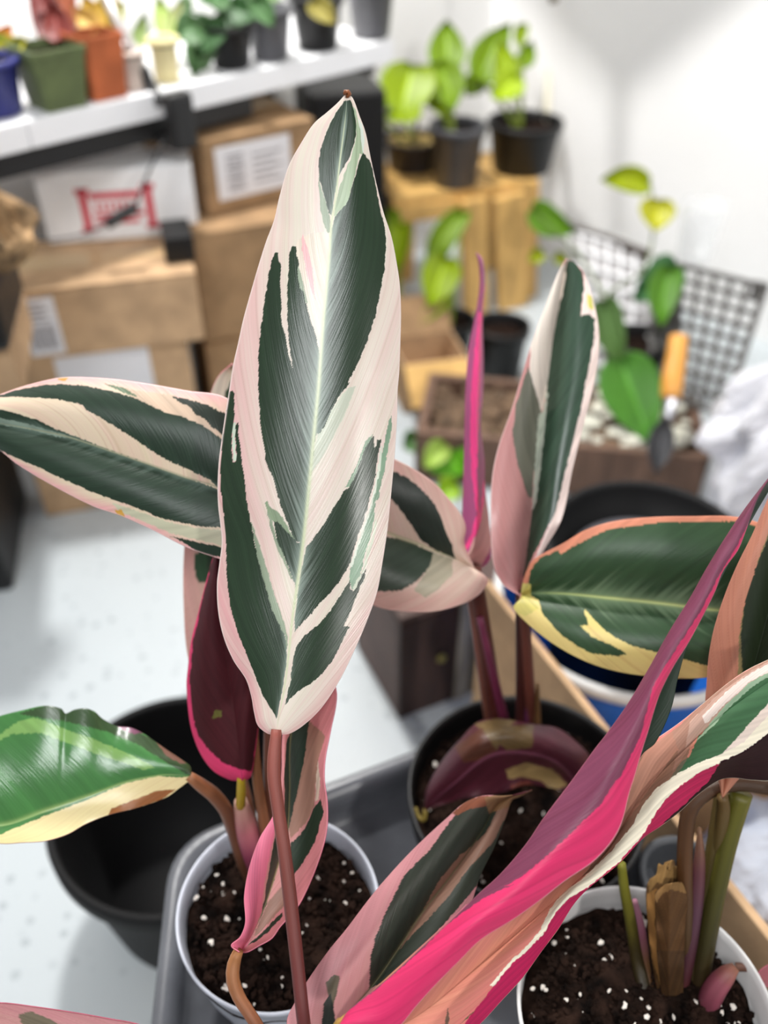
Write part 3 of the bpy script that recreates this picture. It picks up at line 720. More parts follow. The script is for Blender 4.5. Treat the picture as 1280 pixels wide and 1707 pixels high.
def chunks(name, n, place, m, parent, rmin, rmax, seed=1, flat=.7):
    R = random.Random(seed); mb = MB()
    ico = [(0, 0, 1), (.89, 0, .45), (.28, .85, .45), (-.72, .53, .45), (-.72, -.53, .45), (.28, -.85, .45), (.72, .53, -.45), (-.28, .85, -.45), (-.89, 0, -.45), (-.28, -.85, -.45), (.72, -.53, -.45), (0, 0, -1)]
    fs = [(0, 1, 2), (0, 2, 3), (0, 3, 4), (0, 4, 5), (0, 5, 1), (1, 6, 2), (2, 7, 3), (3, 8, 4), (4, 9, 5), (5, 10, 1), (6, 7, 2), (7, 8, 3), (8, 9, 4), (9, 10, 5), (10, 6, 1), (11, 7, 6), (11, 8, 7), (11, 9, 8), (11, 10, 9), (11, 6, 10)]
    for _ in range(n):
        c = place(R); r = R.uniform(rmin, rmax); an = R.uniform(0, 6.28); ca, sa = math.cos(an), math.sin(an); kx, ky, kz = R.uniform(.7, 1.4), R.uniform(.6, 1.1), R.uniform(.5, 1) * flat
        vv = []
        for q in ico:
            x, y, z = q[0] * kx * R.uniform(.8, 1.15), q[1] * ky * R.uniform(.8, 1.15), q[2] * kz
            vv.append((c[0] + r * (x * ca - y * sa), c[1] + r * (x * sa + y * ca), c[2] + r * z))
        mb.add(vv, fs)
    return mb.build(name, m, parent, False, kind='stuff')
chunks('bark_chips', 420, lambda R: ta + bk * R.uniform(.025, .14) + e * R.uniform(.02, wt - .02) + np.array([0, 0, .055 + R.uniform(0, .02)]), BARK, bt, .008, .02, 2)
chunks('pebbles', 70, lambda R: ta + bk * R.uniform(.025, .14) + e * R.uniform(.2, wt - .02) + np.array([0, 0, .07 + R.uniform(0, .015)]), STONE, bt, .008, .02, 5)
# low green plant rooted in that tray
lp = thing('bark_tray_pothos', 'low bright green pothos growing in the bark tray behind the magenta leaf', 'plant', ta + e * .1 + bk * .1 + np.array([0, 0, .06]))
for i, (bx, by, tx, ty, w, col, dd) in enumerate([(726, 742, 776, 790, 76, (92, 158, 22), .0), (820, 724, 812, 776, 40, (96, 160, 40), .02), (760, 806, 728, 830, 44, (150, 190, 30), -.03), (700, 730, 672, 748, 44, (88, 130, 70), .03), (740, 740, 706, 780, 40, (168, 196, 90), -.01), (768, 716, 740, 730, 46, (110, 150, 100), .04)]):
    simple_leaf('leaf', (bx, by), (tx, ty), w, 1.26 + dd, col, lp, seed=60 + i, fold=.012)
    stem('stalk', [(762, 800, 1.29, 3), ((762 + bx) / 2, (by + 800) / 2, 1.26, 3), (bx, by, 1.26 + dd, 2.4)], [(130, 160, 60)], lp, 8, 6)
# white plastic bag at the right edge
BAG = mat('white_film', (206, 206, 212), .35, .5, .06, 12, .5, 30)
crumple('plastic_bag', PZ(1250, 880, 0) , .11, .26, BAG, 'crumpled pale grey plastic bag below the wire basket at the right edge', 'bag', 7, .35, top=.6)

# ------------------------------------------------------------------ dark crate on the floor
c0 = PZ(665, 1200, 0); ce = np.array([.909, .417, 0]); cbk = np.array([-.417, .909, 0])
cr = thing('wooden_crate', 'dark brown wooden crate with a pale grey corner post on the floor', 'crate', c0)
for k in range(2): bevel_box('panel', c0 + ce * (.0 + .083 * k) + np.array([0, 0, .0]), ce * (.068 if k == 0 else .047), cbk * .008, (0, 0, .15), DARKW if k == 0 else mat('olive_grey_board', (112, 106, 92), .65, .3, .1, 14), cr, .0015)
bevel_box('post', c0 + ce * .068 - cbk * .002, ce * .015, cbk * .014, (0, 0, .152), TAUPE, cr, .0015)
bevel_box('panel', c0 + cbk * .008, ce * .008, cbk * .104, (0, 0, .15), mat('brown_board', (92, 72, 66), .6, .3, .1, 14), cr, .0015)
bevel_box('panel', c0 + cbk * .112, ce * .13, cbk * .008, (0, 0, .15), DARKW, cr, .0015)
bevel_box('panel', c0 + cbk * .008 + ce * .122, ce * .008, cbk * .104, (0, 0, .15), DARKW, cr, .0015)
bevel_box('lid', c0 + np.array([0, 0, .152]), ce * .13, cbk * .12, (0, 0, .008), mat('brown_board', (92, 72, 66)), cr, .0015)
kn = PZ(700, 1090, .06); kn = c0 + ce * .046 - cbk * .003 + np.array([0, 0, .085])
v, f = lathe_vf([(.004, 0), (.0055, .002), (.004, .004)], (0, 0, 0), 16)
v = np.array([kn + ce * q[0] + np.array([0, 0, 1]) * q[1] - cbk * q[2] for q in v])
link('knob', pydata(v, f), mat('brass', (150, 140, 70), .4, .5), cr)

# black bucket on the floor, lower left
bkc = np.array([-.172, .41, 0])
lathe('bucket', [(.075, 0), (.08, .002), (.096, .130), (.103, .131), (.1045, .134), (.1045, .148), (.103, .15), (.0985, .15), (.097, .147), (.095, .13), (.078, .006), (.001, .006)], bkc, mat('matte_black_plastic', (13, 13, 14), .62, .22), None, 72)
tag(bpy.data.objects['bucket'], 'empty round black plastic bucket on the pale floor', 'bucket')

# ------------------------------------------------------------------ open carton with the blue bucket
A = np.array([.083, .53, 0]); ld = np.array([.427, -.904, 0]); rd = np.array([.904, .427, 0]); Lw, Rw, zc = .46, .36, .28
oc = thing('open_carton', 'large open kraft carton whose cut rim runs past the black pot', 'box', A + ld * Lw / 2 + rd * Rw / 2)
for oo, x1, x2 in ((A, ld * Lw, rd * .006), (A + rd * (Rw - .006), ld * Lw, rd * .006), (A + rd * .006 + ld * (Lw - .006), rd * (Rw - .012), ld * .006)):
    bevel_box('panel', oo, x1, x2, (0, 0, zc), KRAFT, oc, .0008, 1)
bevel_box('panel', A, ld * Lw, rd * Rw, (0, 0, .003), KRAFT2, oc, 0)
bevel_box('flap', A - ld * .16 + rd * .115, ld * .159, rd * (Rw - .115), (0, 0, .003), KRAFT2, oc, 0, label='end flap lying open on the floor')
flm = KRAFT
bevel_box('flap', A + np.array([0, 0, zc + .0005]) + rd * (Rw - .004), ld * .16, rd * .09 + np.array([0, 0, .012]), (0, 0, .003), flm, oc, 0)
bevel_box('flap', A + np.array([0, 0, zc + .0005]) + rd * (Rw - .004) + ld * .165, ld * .2, rd * .08 + np.array([0, 0, -.03]), (0, 0, .003), flm, oc, 0)

BLUE = mat('blue_enamel', (44, 118, 222), .28, .5)
bc = np.array([.228, .577, .0035])
bb = thing('blue_bucket', 'blue bucket with a thick white rim inside the open carton', 'bucket', bc)
lathe('body', [(.085, 0), (.09, .002), (.1175, .196), (.1185, .208), (.1170, .208), (.1160, .194), (.088, .008), (.001, .008)], bc, BLUE, bb, 72)
lathe('rim', [(.1175, .203), (.1235, .204), (.1258, .208), (.126, .212), (.1248, .216), (.122, .218), (.119, .2165), (.1174, .212), (.1172, .206)], bc, mat('white_enamel', (236, 236, 234), .3), bb, 72, ring=True, label='thick white rim')
MBLK = MATS['matte_black_plastic']
bpot = lathe('black_planter', [(.055, .0), (.057, .002), (.081, .258), (.0895, .259), (.0905, .263), (.0905, .277), (.089, .279), (.084, .279), (.0825, .276), (.075, .246), (.001, .246)], bc + np.array([0.0, -0.014, .0085]), MBLK, None, 72)
sauc = lathe('grey_saucer', [(.052, 0), (.066, .004), (.0665, .006), (.065, .006), (.052, .002), (.001, .002)], bc + np.array([0.0, -0.014, .2555]), mat('grey_saucer_plastic', (78, 77, 82), .5), None, 48)
tag(sauc, 'grey plastic saucer lying inside the black planter', 'saucer')
# the planter hangs in the bucket's mouth by its lip
bpot.location.z = 0
tag(bpot, 'empty black round planter sitting in the mouth of the blue bucket', 'pot')
crumple('plastic_sack', A + rd * .15 + ld * .26 + np.array([0, 0, .004]), .078, .17, mat('pale_blue_film', (196, 202, 214), .35, .5, .05, 12, .5, 30), 'pale bluish plastic sack inside the open carton', 'bag', 9, .3, top=.7)

# ------------------------------------------------------------------ tray and the low stand under it
def rounded(poly, r, n=8):
    out = []; k = len(poly)
    for i in range(k):
        p = np.array(poly[i], float); a = np.array(poly[i - 1], float) - p; b = np.array(poly[(i + 1) % k], float) - p
        a /= np.linalg.norm(a); b /= np.linalg.norm(b); s = p + a * r; e = p + b * r
        for t in np.linspace(0, 1, n): out.append((1 - t) ** 2 * s + 2 * t * (1 - t) * p + t * t * e)
    return np.array(out)
def inset(loop, d):
    c = loop.mean(0); v = loop - c; l = np.linalg.norm(v, axis=1, keepdims=True); return c + v * (1 - d / l)
TP = [(-.137, .300), (-.115, .03), (.268, .03), (.118, .413)]
lo = rounded(TP, .03)
loops = [(inset(lo, .008), .235), (lo, .262), (lo, .27), (inset(lo, .004), .272), (inset(lo, .012), .270), (inset(lo, .016), .258), (inset(lo, .0165), .239)]
V = np.concatenate([np.c_[l, np.full(len(l), z)] for l, z in loops]); n_ = len(lo)
Fq = [(i * n_ + j, i * n_ + (j + 1) % n_, (i + 1) * n_ + (j + 1) % n_, (i + 1) * n_ + j) for i in range(len(loops) - 1) for j in range(n_)]
Fq += [tuple(range(n_ - 1, -1, -1)), tuple((len(loops) - 1) * n_ + j for j in range(n_))]
trayo = link('plant_tray', pydata(V, Fq), TRAYP, None, True)
tag(trayo, 'shallow dark grey plastic tray holding the potted plants', 'tray')
std = thing('low_stand', 'low wooden stand under the dark grey plant tray', 'stand', (.03, .18, 0))
tl = inset(rounded(TP, .03), .035)
V = np.concatenate([np.c_[tl, np.full(n_, .215)], np.c_[tl, np.full(n_, .2345)]])
link('top', pydata(V, [(j, (j + 1) % n_, n_ + (j + 1) % n_, n_ + j) for j in range(n_)] + [tuple(range(n_ - 1, -1, -1)), tuple(range(n_, 2 * n_))]), PINE, std, False)
for q in inset(np.array(TP), .085): bevel_box('leg', (q[0] - .014, q[1] - .014, 0), (.028, 0, 0), (0, .028, 0), (0, 0, .215), PINE, std, .002)

# ------------------------------------------------------------------ pots with soil
def pot_with_soil(par, name, c, r, z0, z1, m, prof, soil_drop, seed, nper, label=None):
    h = z1 - z0; base = np.array([c[0], c[1], z0])
    lathe(name, prof(r, h), base, m, par, 96, label=label)
    rs = r * .955; zs = z1 - soil_drop
    n, k = 64, 22; V = []
    for i in range(k):
        rr = rs * i / (k - 1)
        for j in range(n):
            a = 2 * math.pi * j / n; x, y = rr * math.cos(a), rr * math.sin(a)
            b = float(noise2(np.array(x * 160), np.array(y * 160), seed)) * .006 + float(noise2(np.array(x * 420), np.array(y * 420), seed + 4)) * .003
            V.append((c[0] + x, c[1] + y, zs + b - .004 - .006 * (i / (k - 1)) ** 4))
    F = [(i * n + j, (i + 1) * n + j, (i + 1) * n + (j + 1) % n, i * n + (j + 1) % n) for i in range(k - 1) for j in range(n)]
    link('soil', pydata(V, F), SOIL, par, True)
    def pl(R, f=.93):
        a = R.uniform(0, 6.283); q = rs * f * math.sqrt(R.random()); return np.array([c[0] + q * math.cos(a), c[1] + q * math.sin(a), zs + .001])
    chunks('soil_crumbs', 1500, pl, SOIL, par, .0007, .0022, seed + 1, .9)
    chunks('perlite', nper, pl, PERL, par, .0008, .0021, seed + 2, .9)
    return zs
cup_prof = lambda r, h: [(r * .72, 0), (r * .74, .002), (r * .97, h - .008), (r * .985, h - .006), (r * 1.0, h - .004), (r * 1.005, h - .001), (r * .995, h), (r * .975, h - .001), (r * .968, h - .006), (r * .955, h - .012), (r * .9, h * .55), (r * .72, .004), (.001, .004)]
blk_prof = lambda r, h: [(r * .74, 0), (r * .76, .002), (r * .93, h - .022), (r * .975, h - .021), (r * .985, h - .006), (r * 1.0, h - .005), (r * 1.0, h), (r * .97, h), (r * .96, h - .004), (r * .95, h - .010), (r * .955, h - .012), (r * .93, h - .022), (r * .74, .006), (.001, .006)]

pa = (-.057, .230); pb = (.090, .316); pc = (.127, .174); pd = (-.02, .088)
FROST = mat('frosted_plastic', (206, 211, 222), .35, .5)
WPOT = mat('white_plastic_pot', (226, 224, 222), .4, .5)
plA = thing('potted_prayer_plant', 'prayer plant in a frosted white cup, with a glossy green leaf and a maroon leaf', 'plant', (pa[0], pa[1], .2395))
zA = pot_with_soil(plA, 'cup', pa, .0545, .2395, .33, FROST, cup_prof, .012, 11, 60)
plB = thing('potted_prayer_plant', 'prayer plant in a black ribbed nursery pot, with upright pink edged leaves', 'plant', (pb[0], pb[1], .2395))
zB = pot_with_soil(plB, 'nursery_pot', pb, .075, .2395, .305, BLACKP, blk_prof, .016, 21, 60)
plC = thing('potted_prayer_plant', 'prayer plant in a white pot at the lower right, stems cut back', 'plant', (pc[0], pc[1], .2395))
zC = pot_with_soil(plC, 'white_pot', pc, .062, .2395, .340, WPOT, cup_prof, .014, 31, 90)
plD = thing('potted_prayer_plant', 'nearest prayer plant, bearing the tall central variegated leaf and the curled magenta leaf', 'plant', (pd[0], pd[1], .2395))
zD = pot_with_soil(plD, 'nursery_pot', pd, .05, .2395, .325, BLACKP, blk_prof, .014, 41, 30)
# dark round pot behind the white one
lathe('grey_pot', pot_profile(.0235, .052, .8, .0025, .008), (.179, .268, .2395), mat('charcoal_pot', (70, 72, 76), .45), None, 48)
tag(bpot.id_data if False else bpy.data.objects['grey_pot'], 'small charcoal grey pot behind the white pot', 'pot')

PET, PETD, PETG = (150, 84, 74), (104, 56, 44), (126, 128, 40)
# ------------------------------------------------------------------ nearest plant: the tall central leaf
hA = lambda pts: rg(340, 140, 3.161, pts)
hB = lambda pts: rg(340, 640, 2.845, pts)
hl = [(461, 1224), (458, 1225), (445.5, 1222), (430, 1209), (424, 1188), (419, 1160), (410, 1132), (389, 1100), (373, 1062), (364, 1019.6), (362, 974), (366, 939), (370, 903), (367, 870), (364, 844), (363, 812), (365, 770), (370, 731), (375, 696), (383, 646), (389, 608), (397, 573), (406, 532), (419, 485), (432, 440.5), (444, 402.6), (457, 368), (466.5, 326.6), (482, 276), (504.5, 235), (523.5, 206.4), (545.6, 187.5), (563, 172), (577, 157)]
hm = [(461, 1224), (465, 1195), (473.6, 1149.7), (480.6, 1097), (486, 1044), (493, 991.5), (503.5, 921), (512, 847), (519, 773.6), (525.6, 703), (531.6, 640), (535.5, 583), (539, 535.5), (544, 482), (549, 425), (552.6, 374), (560, 330), (566, 276), (572.5, 225), (577, 185), (578, 157)]
hr = [(461, 1224), (468, 1224), (484, 1222), (509, 1206), (537, 1178), (567, 1132), (591, 1083), (610.6, 1037), (628, 988), (637, 939), (646, 879), (653, 809), (658, 752.5), (661.6, 693), (662.5, 650), (665, 621), (667, 570), (668, 520), (666, 475), (659.5, 431), (651.6, 393), (639, 355), (628, 311), (618, 266.5), (609, 222), (599, 194), (588, 165), (580, 157)]
GRAYG = (126, 148, 132)
hregs = [
 # pale runs
 ((226, 214, 196), hA([(485, 860), (500, 820), (560, 790), (640, 780), (668, 785), (655, 950), (640, 1150), (615, 1380), (585, 1330), (560, 1240), (530, 1120), (500, 950)])),
 (PINK, hA([(520, 790), (545, 860), (570, 960), (580, 1090), (590, 1140), (560, 1080), (535, 970), (515, 860)])),
 ((208, 214, 194), hB([(540, 235), (600, 130), (680, 20), (720, 10), (660, 160), (600, 280), (540, 380), (510, 420), (520, 330)])),
 # top lobe
 (GREEN, hA([(740, 92), (770, 88), (795, 150), (802, 230), (795, 310), (770, 380), (740, 430), (712, 490), (692, 560), (682, 640), (672, 700), (662, 690), (640, 620), (622, 545), (606, 500), (603, 440), (612, 360), (632, 290), (662, 215), (700, 150)])),
 (GREEN2, hA([(603, 450), (610, 520), (622, 560), (640, 620), (660, 690), (668, 720), (666, 785), (650, 785), (628, 735), (612, 640), (603, 540)])),
 ((164, 182, 150), hA([(782, 110), (800, 150), (815, 220), (842, 320), (836, 372), (820, 365), (812, 400), (792, 500), (766, 590), (750, 640), (738, 665), (716, 665), (690, 700), (684, 690), (692, 640), (712, 560), (742, 470), (775, 390), (800, 300), (802, 200)])),
 ((206, 218, 204), hA([(812, 180), (830, 215), (845, 300), (840, 380), (828, 300), (818, 230)])),
 # big right green
 (GREEN, hA([(838, 362), (852, 385), (872, 405), (892, 475), (908, 560), (932, 680), (952, 760), (958, 860), (950, 980), (930, 1090), (900, 1230), (858, 1360), (808, 1480), (748, 1590), (700, 1660), (672, 1720), (640, 1800), (602, 1850), (590, 1830), (597, 1707), (605, 1560), (618, 1400), (632, 1250), (645, 1080), (660, 900), (674, 760), (690, 700), (720, 664), (748, 640), (770, 580), (800, 480), (818, 400)])),
 # left green with two fingers
 (GREEN, hA([(372, 890), (392, 888), (395, 925), (408, 965), (404, 1050), (408, 1150), (410, 1265), (426, 1310), (440, 1400), (470, 1510), (456, 1420), (446, 1330), (441, 1240), (440, 1100), (445, 1010), (452, 900), (463, 858), (486, 856), (490, 900), (500, 940), (496, 1000), (506, 1070), (526, 1090), (536, 1150), (560, 1240), (590, 1330), (606, 1400), (612, 1440), (604, 1560), (596, 1720), (588, 1850), (560, 2100), (520, 2420), (425, 2200), (330, 2000), (300, 1800), (290, 1650), (288, 1550), (288, 1420), (300, 1290), (320, 1150), (340, 1020), (358, 930)])),
 (GREEN2, hA([(495, 960), (512, 1000), (530, 1085), (548, 1150), (540, 1160), (524, 1095), (504, 1075), (494, 1010)])),
 (GREEN, hB([(262, -5), (270, 100), (285, 220), (310, 360), (340, 490), (375, 610), (402, 670), (428, 740), (470, 760), (500, 520), (520, 300), (535, 140), (545, -5)])),
 (GREEN, hB([(545, -5), (690, -5), (640, 60), (600, 130), (560, 190), (532, 245), (515, 330), (520, 240)])),
 ((134, 152, 122), hB([(288, 562), (300, 556), (315, 585), (350, 606), (376, 640), (400, 680), (432, 742), (410, 722), (375, 695), (350, 665), (332, 660), (318, 640), (300, 610)])),
 (GREEN, hB([(330, 655), (345, 652), (362, 665), (386, 692), (412, 718), (440, 750), (470, 760), (460, 840), (436, 975), (425, 930), (402, 868), (372, 800), (345, 730)])),
 (GREEN2, hB([(300, 600), (322, 640), (340, 720), (372, 800), (400, 866), (422, 925), (412, 925), (385, 860), (350, 790), (318, 690)])),
 # left margin green
 (GREEN, hB([(122, 40), (136, 28), (146, 42), (145, 150), (134, 250), (134, 330), (140, 372), (152, 370), (155, 330), (148, 200), (162, 178), (170, 280), (180, 360), (192, 450), (206, 560), (222, 650), (240, 750), (262, 850), (292, 950), (322, 1060), (352, 1130), (380, 1180), (392, 1240), (392, 1330), (372, 1450), (345, 1590), (335, 1570), (280, 1480), (240, 1370), (200, 1280), (160, 1180), (125, 1050), (108, 900), (106, 760), (96, 620), (80, 500), (78, 380), (92, 250), (112, 110)])),
 (GREEN2, hB([(222, 648), (240, 690), (272, 790), (312, 920), (348, 1040), (380, 1125), (398, 1200), (394, 1260), (384, 1190), (352, 1135), (320, 1062), (290, 950), (258, 840)])),
 ((196, 208, 188), hB([(138, 190), (150, 180), (150, 300), (156, 365), (142, 368), (136, 300)])),
 # right lower green
 (GREEN, hB([(806, 242), (786, 262), (762, 300), (742, 360), (716, 430), (690, 488), (662, 510), (640, 545), (600, 612), (560, 680), (520, 732), (486, 775), (466, 860), (450, 960), (436, 1060), (428, 1180), (450, 1150), (472, 1128), (502, 1098), (542, 1048), (592, 998), (640, 940), (668, 890), (694, 850), (704, 800), (722, 740), (746, 680), (770, 600), (790, 520), (810, 440), (822, 350), (838, 266), (820, 262), (812, 300), (804, 300)])),
 ((140, 164, 138), hB([(800, 238), (776, 256), (756, 290), (730, 372), (698, 440), (668, 490), (690, 488), (718, 430), (744, 360), (766, 300), (790, 262)])),
 ((128, 158, 130), hB([(886, 150), (890, 200), (872, 300), (852, 420), (826, 540), (810, 560), (806, 640), (790, 722), (762, 800), (748, 880), (716, 970), (700, 975), (692, 935), (690, 880), (704, 850), (722, 800), (742, 740), (770, 650), (798, 550), (826, 430), (850, 300), (868, 200)])),
 ((214, 222, 204), hB([(836, 300), (846, 290), (832, 420), (806, 540), (776, 640), (744, 740), (716, 820), (700, 870), (690, 868), (722, 770), (762, 660), (792, 560), (816, 440)])),
 ((206, 214, 190), hB([(752, 880), (768, 800), (800, 720), (812, 640), (820, 660), (800, 760), (770, 850), (730, 950), (712, 985), (704, 970)])),
 (GREEN, hB([(766, 878), (750, 900), (724, 958), (708, 982), (692, 975), (692, 930), (672, 962), (640, 1012), (600, 1072), (560, 1122), (520, 1160), (478, 1192), (440, 1242), (424, 1292), (412, 1400), (385, 1520), (398, 1505), (440, 1462), (500, 1422), (552, 1382), (604, 1320), (642, 1250), (672, 1182), (692, 1152), (662, 1146), (690, 1090), (712, 1030), (742, 960), (764, 912)])),
]
hero = leaf('leaf', [hl, hm, hr], [[.383, .396, .398, .398, .394], [.382, .387, .388, .390, .394], [.382, .393, .396, .396, .394]], hregs, plD, mat_name='waxy_leaf_tissue', nu=221, nv=801, pinkf=lambda x, y, a, T: np.clip(.06 + .55 * np.clip((480 - x) / 90, 0, 1) * np.clip((y - 330) / 120, 0, 1) + .55 * np.clip((a - .62) * 2, 0, 1) * np.clip((y - 880) / 200, 0, 1) + .16 * np.clip((a - .5) * 1.5, 0, 1), 0, .9), seed=3, bulge=(-.002, -.003), veink=.36,
     midrib=(206, 214, 176), midrib_w=.022, feather=((140, 156, 144), .17, .85), edge=(238, 222, 214), pale=((226, 221, 202), (229, 216, 204), (222, 168, 168)), streak=70, label='tall upright central leaf striped dark green, cream and pink')
stem3('leaf_tip', np.array([list(P(577, 158, .393)) + [.0016], list(P(578, 156, .393)) + [.002], list(P(583, 160, .393)) + [.0012]]), [(150, 84, 40)], hero, 6, 8, label='dry brown tip')
stem('petiole', [(461, 1216, .3825, 9), (457, 1262, .380, 11.5), (457, 1300, .378, 11.5), (463, 1345, .376, 11), (474, 1420, .372, 11.5), (486, 1520, .368, 12), (497, 1620, .363, 11.5), (507, 1710, .360, 11.5), (530, 1850, .372, 12), (556, 2010, .40, 12)], [(160, 86, 74), (128, 66, 58), (108, 48, 47), (92, 40, 42), (80, 44, 36)], plD, 60, 16, label='reddish petiole of the central leaf')

# small twisted leaf
r2 = lambda pts: rg(240, 1150, 2.909, pts)
tl_ = [(399, 1587)] + r2([(422, 1240), (465, 1200), (490, 1130), (485, 1000), (510, 860), (560, 720), (630, 600), (665, 430), (672, 230), (700, 60), (760, -90), (800, -150)])
tm_ = [(399, 1587)] + r2([(520, 1190), (590, 1030), (650, 840), (690, 700), (702, 500), (705, 250), (740, 60), (780, -80), (800, -150)])
tr_ = [(399, 1587)] + r2([(500, 1272), (560, 1240), (620, 1205), (660, 1150), (740, 1060), (790, 970), (850, 820), (885, 690), (890, 560), (875, 430), (880, 330), (905, 200), (935, 30), (910, -60), (850, -120), (800, -150)])
BRT = (240, 128, 156)
leaf('leaf', [tl_, tm_, tr_], [[.392, .395, .402, .41, .418], [.402, .412, .418, .422, .424], [.398, .404, .408, .414, .42]], [
    (BRT, r2([(415, 1235), (465, 1190), (480, 1130), (478, 1000), (505, 860), (560, 715), (625, 590), (640, 640), (612, 780), (580, 940), (572, 1060), (545, 1140), (505, 1230), (470, 1275)])),
    ((40, 56, 42), r2([(505, 1235), (560, 1130), (585, 1000), (610, 830), (645, 640), (680, 600), (678, 420), (690, 240), (720, 190), (810, 145), (780, 330), (742, 500), (712, 640), (680, 760), (650, 850), (600, 1020), (545, 1160)])),
    ((172, 130, 112), r2([(802, 150), (880, 220), (850, 330), (832, 470), (828, 560), (790, 640), (712, 720), (705, 660), (742, 500), (780, 320)])),
    ((44, 58, 44), r2([(712, 742), (760, 700), (792, 650), (830, 560), (858, 530), (872, 590), (832, 740), (764, 850), (730, 892), (660, 1000), (690, 850)])),
    ((162, 124, 108), r2([(600, 1030), (660, 960), (720, 900), (735, 900), (680, 1050), (560, 1180), (530, 1200)])),
    ((44, 58, 44), r2([(500, 1240), (560, 1190), (640, 1110), (670, 1080), (672, 1100), (600, 1180), (540, 1222)])),
    ((214, 190, 170), r2([(845, 340), (856, 420), (850, 530), (832, 540), (836, 440)])),
    ], plD, 121, 321, pinkness=.75, pale=((214, 160, 150), (222, 168, 160), (224, 142, 146)), seed=9, bulge=(-.006, .004), midrib=(150, 140, 96), midrib_w=.03, edge=(226, 150, 158), label='small twisted leaf with a rolled pink margin')
stem('petiole', [(398, 1584, .394, 8), (390, 1605, .394, 11), (388, 1632, .392, 11.5), (398, 1662, .390, 11), (416, 1690, .386, 10.5), (434, 1720, .384, 10.5), (480, 1840, .385, 11), (530, 2000, .40, 12)], [(184, 124, 76), (146, 90, 60), (116, 62, 50), (100, 50, 46), (90, 50, 40)], plD, 40, 14, label='bent orange brown petiole')

# curled magenta leaf (rolled along its midrib, the underside outward)
r3 = lambda pts: rg(560, 1150, 2.909, pts); r4 = lambda pts: rg(840, 1250, 2.909, pts); r5 = lambda pts: rg(840, 780, 2.909, pts)
xmid = [(566, 1708), (580.6, 1686), (622, 1652), (663, 1617.5), (704, 1580), (752.5, 1535), (800, 1489), (835, 1457), (876, 1409), (908.7, 1361), (953.5, 1301.5), (991, 1250), (1012, 1223), (1046, 1175), (1080.6, 1117), (1115, 1055), (1149, 1000), (1184, 938), (1232, 862.5), (1273, 807.5), (1300, 775)]
xm1 = [(566, 1708), (590, 1725), (640, 1730), (668, 1708), (694, 1676), (725, 1641.6), (766, 1600), (800.6, 1566), (855.6, 1531.6), (904, 1497), (943, 1466.6), (988, 1436), (1020, 1401), (1036, 1370), (1048, 1322), (1058, 1290), (1068, 1255), (1079, 1220), (1091, 1179), (1101, 1151), (1122, 1110), (1146, 1072), (1170, 1027.5), (1190.6, 986), (1204, 952), (1228.5, 917.5), (1239, 893), (1251, 859), (1263, 828), (1280, 800), (1300, 775)]
xf = [(566, 1708), (600, 1700), (680, 1640), (760, 1565), (850, 1490), (930, 1420), (990, 1370), (1020, 1330), (1050, 1290), (1072, 1255), (1092, 1238), (1118, 1182), (1130, 1128), (1147, 1072), (1175, 1020), (1205, 958), (1240, 890), (1262, 850), (1282, 815), (1300, 775)]
hot = r5([(1180, 270), (1150, 335), (1100, 425), (1050, 500), (960, 680), (870, 820), (780, 960), (720, 1060), (660, 1300), (560, 1500)]) + r4([(540, 150), (470, 260), (330, 400), (180, 540), (80, 620), (0, 665)]) + r3([(870, 940), (720, 1010), (620, 1080), (530, 1150), (430, 1250), (330, 1340), (200, 1450), (60, 1560), (0, 1640)])
hotpoly = hot + [(560, 1760), (700, 1760), (800, 1640), (900, 1560), (1000, 1480), (1060, 1400), (1090, 1290), (1140, 1180), (1200, 1040), (1270, 880)]
HOT = (216, 48, 102); VIO = (114, 52, 78)
leaf('leaf', [xm1, xmid, xf], [[.352, .350, .352, .354, .358, .362, .366], [.356, .356, .358, .360, .364, .368, .372], [.362, .366, .372, .376, .378, .378, .378]],
     [(HOT, hotpoly)], plD, 181, 601, pale=(VIO, (126, 60, 86), VIO), pinkness=0, seed=14, bulge=(-.007, .004), veink=.3, edge=(238, 170, 180), midrib=(150, 84, 100), midrib_w=.012, back=((34, 50, 36), (34, 50, 36)), streak=90,
     label='long rolled leaf with its hot pink and violet underside outward')
stem('petiole', [(562, 1712, .357, 9), (600, 1676, .3575, 5), (690, 1592, .3585, 3), (780, 1508, .36, 2.2)], [(206, 160, 80), (214, 140, 120), (190, 100, 120)], plD, 20, 10, label='yellow midrib base')
stem('petiole', [(570, 1704, .358, 10), (556, 1730, .359, 13), (550, 1800, .37, 14), (560, 1990, .40, 14)], [(190, 150, 76), (150, 110, 56)], plD, 20, 12)

# salmon leaf below it, its far margin turned over
yu = [(600, 1725), (690, 1640), (800, 1540), (900, 1450), (980, 1380), (1040, 1290), (1074, 1243), (1101, 1227), (1135.6, 1203), (1170, 1175), (1211, 1141), (1245.6, 1117), (1290, 1096), (1345, 1075)]
ymid = [(610, 1740), (700, 1690), (800, 1608), (880, 1540), (950, 1480), (1010, 1420), (1060, 1340), (1100, 1290), (1150, 1240), (1210, 1185), (1260, 1150), (1300, 1125), (1345, 1095)]
ye = [(620, 1760), (735, 1745), (773, 1707), (794, 1679), (821, 1645), (852, 1607), (884.7, 1578), (906, 1555), (924, 1523), (946.6, 1497.5), (977.5, 1480), (1032.5, 1435.6), (1073.7, 1387.5), (1091, 1356.6), (1111.6, 1329), (1139, 1305), (1170, 1284), (1208, 1268), (1245.6, 1250), (1282, 1222), (1345, 1170)]
yh = [(640, 1770), (750, 1760), (785, 1720), (806, 1700), (835, 1668), (870, 1630), (900, 1588), (930, 1548), (952, 1512), (968, 1492), (985, 1476), (1030, 1440), (1072, 1396), (1100, 1377), (1132, 1353), (1163, 1324), (1198, 1300), (1222, 1296), (1255, 1300), (1290, 1298), (1345, 1240)]
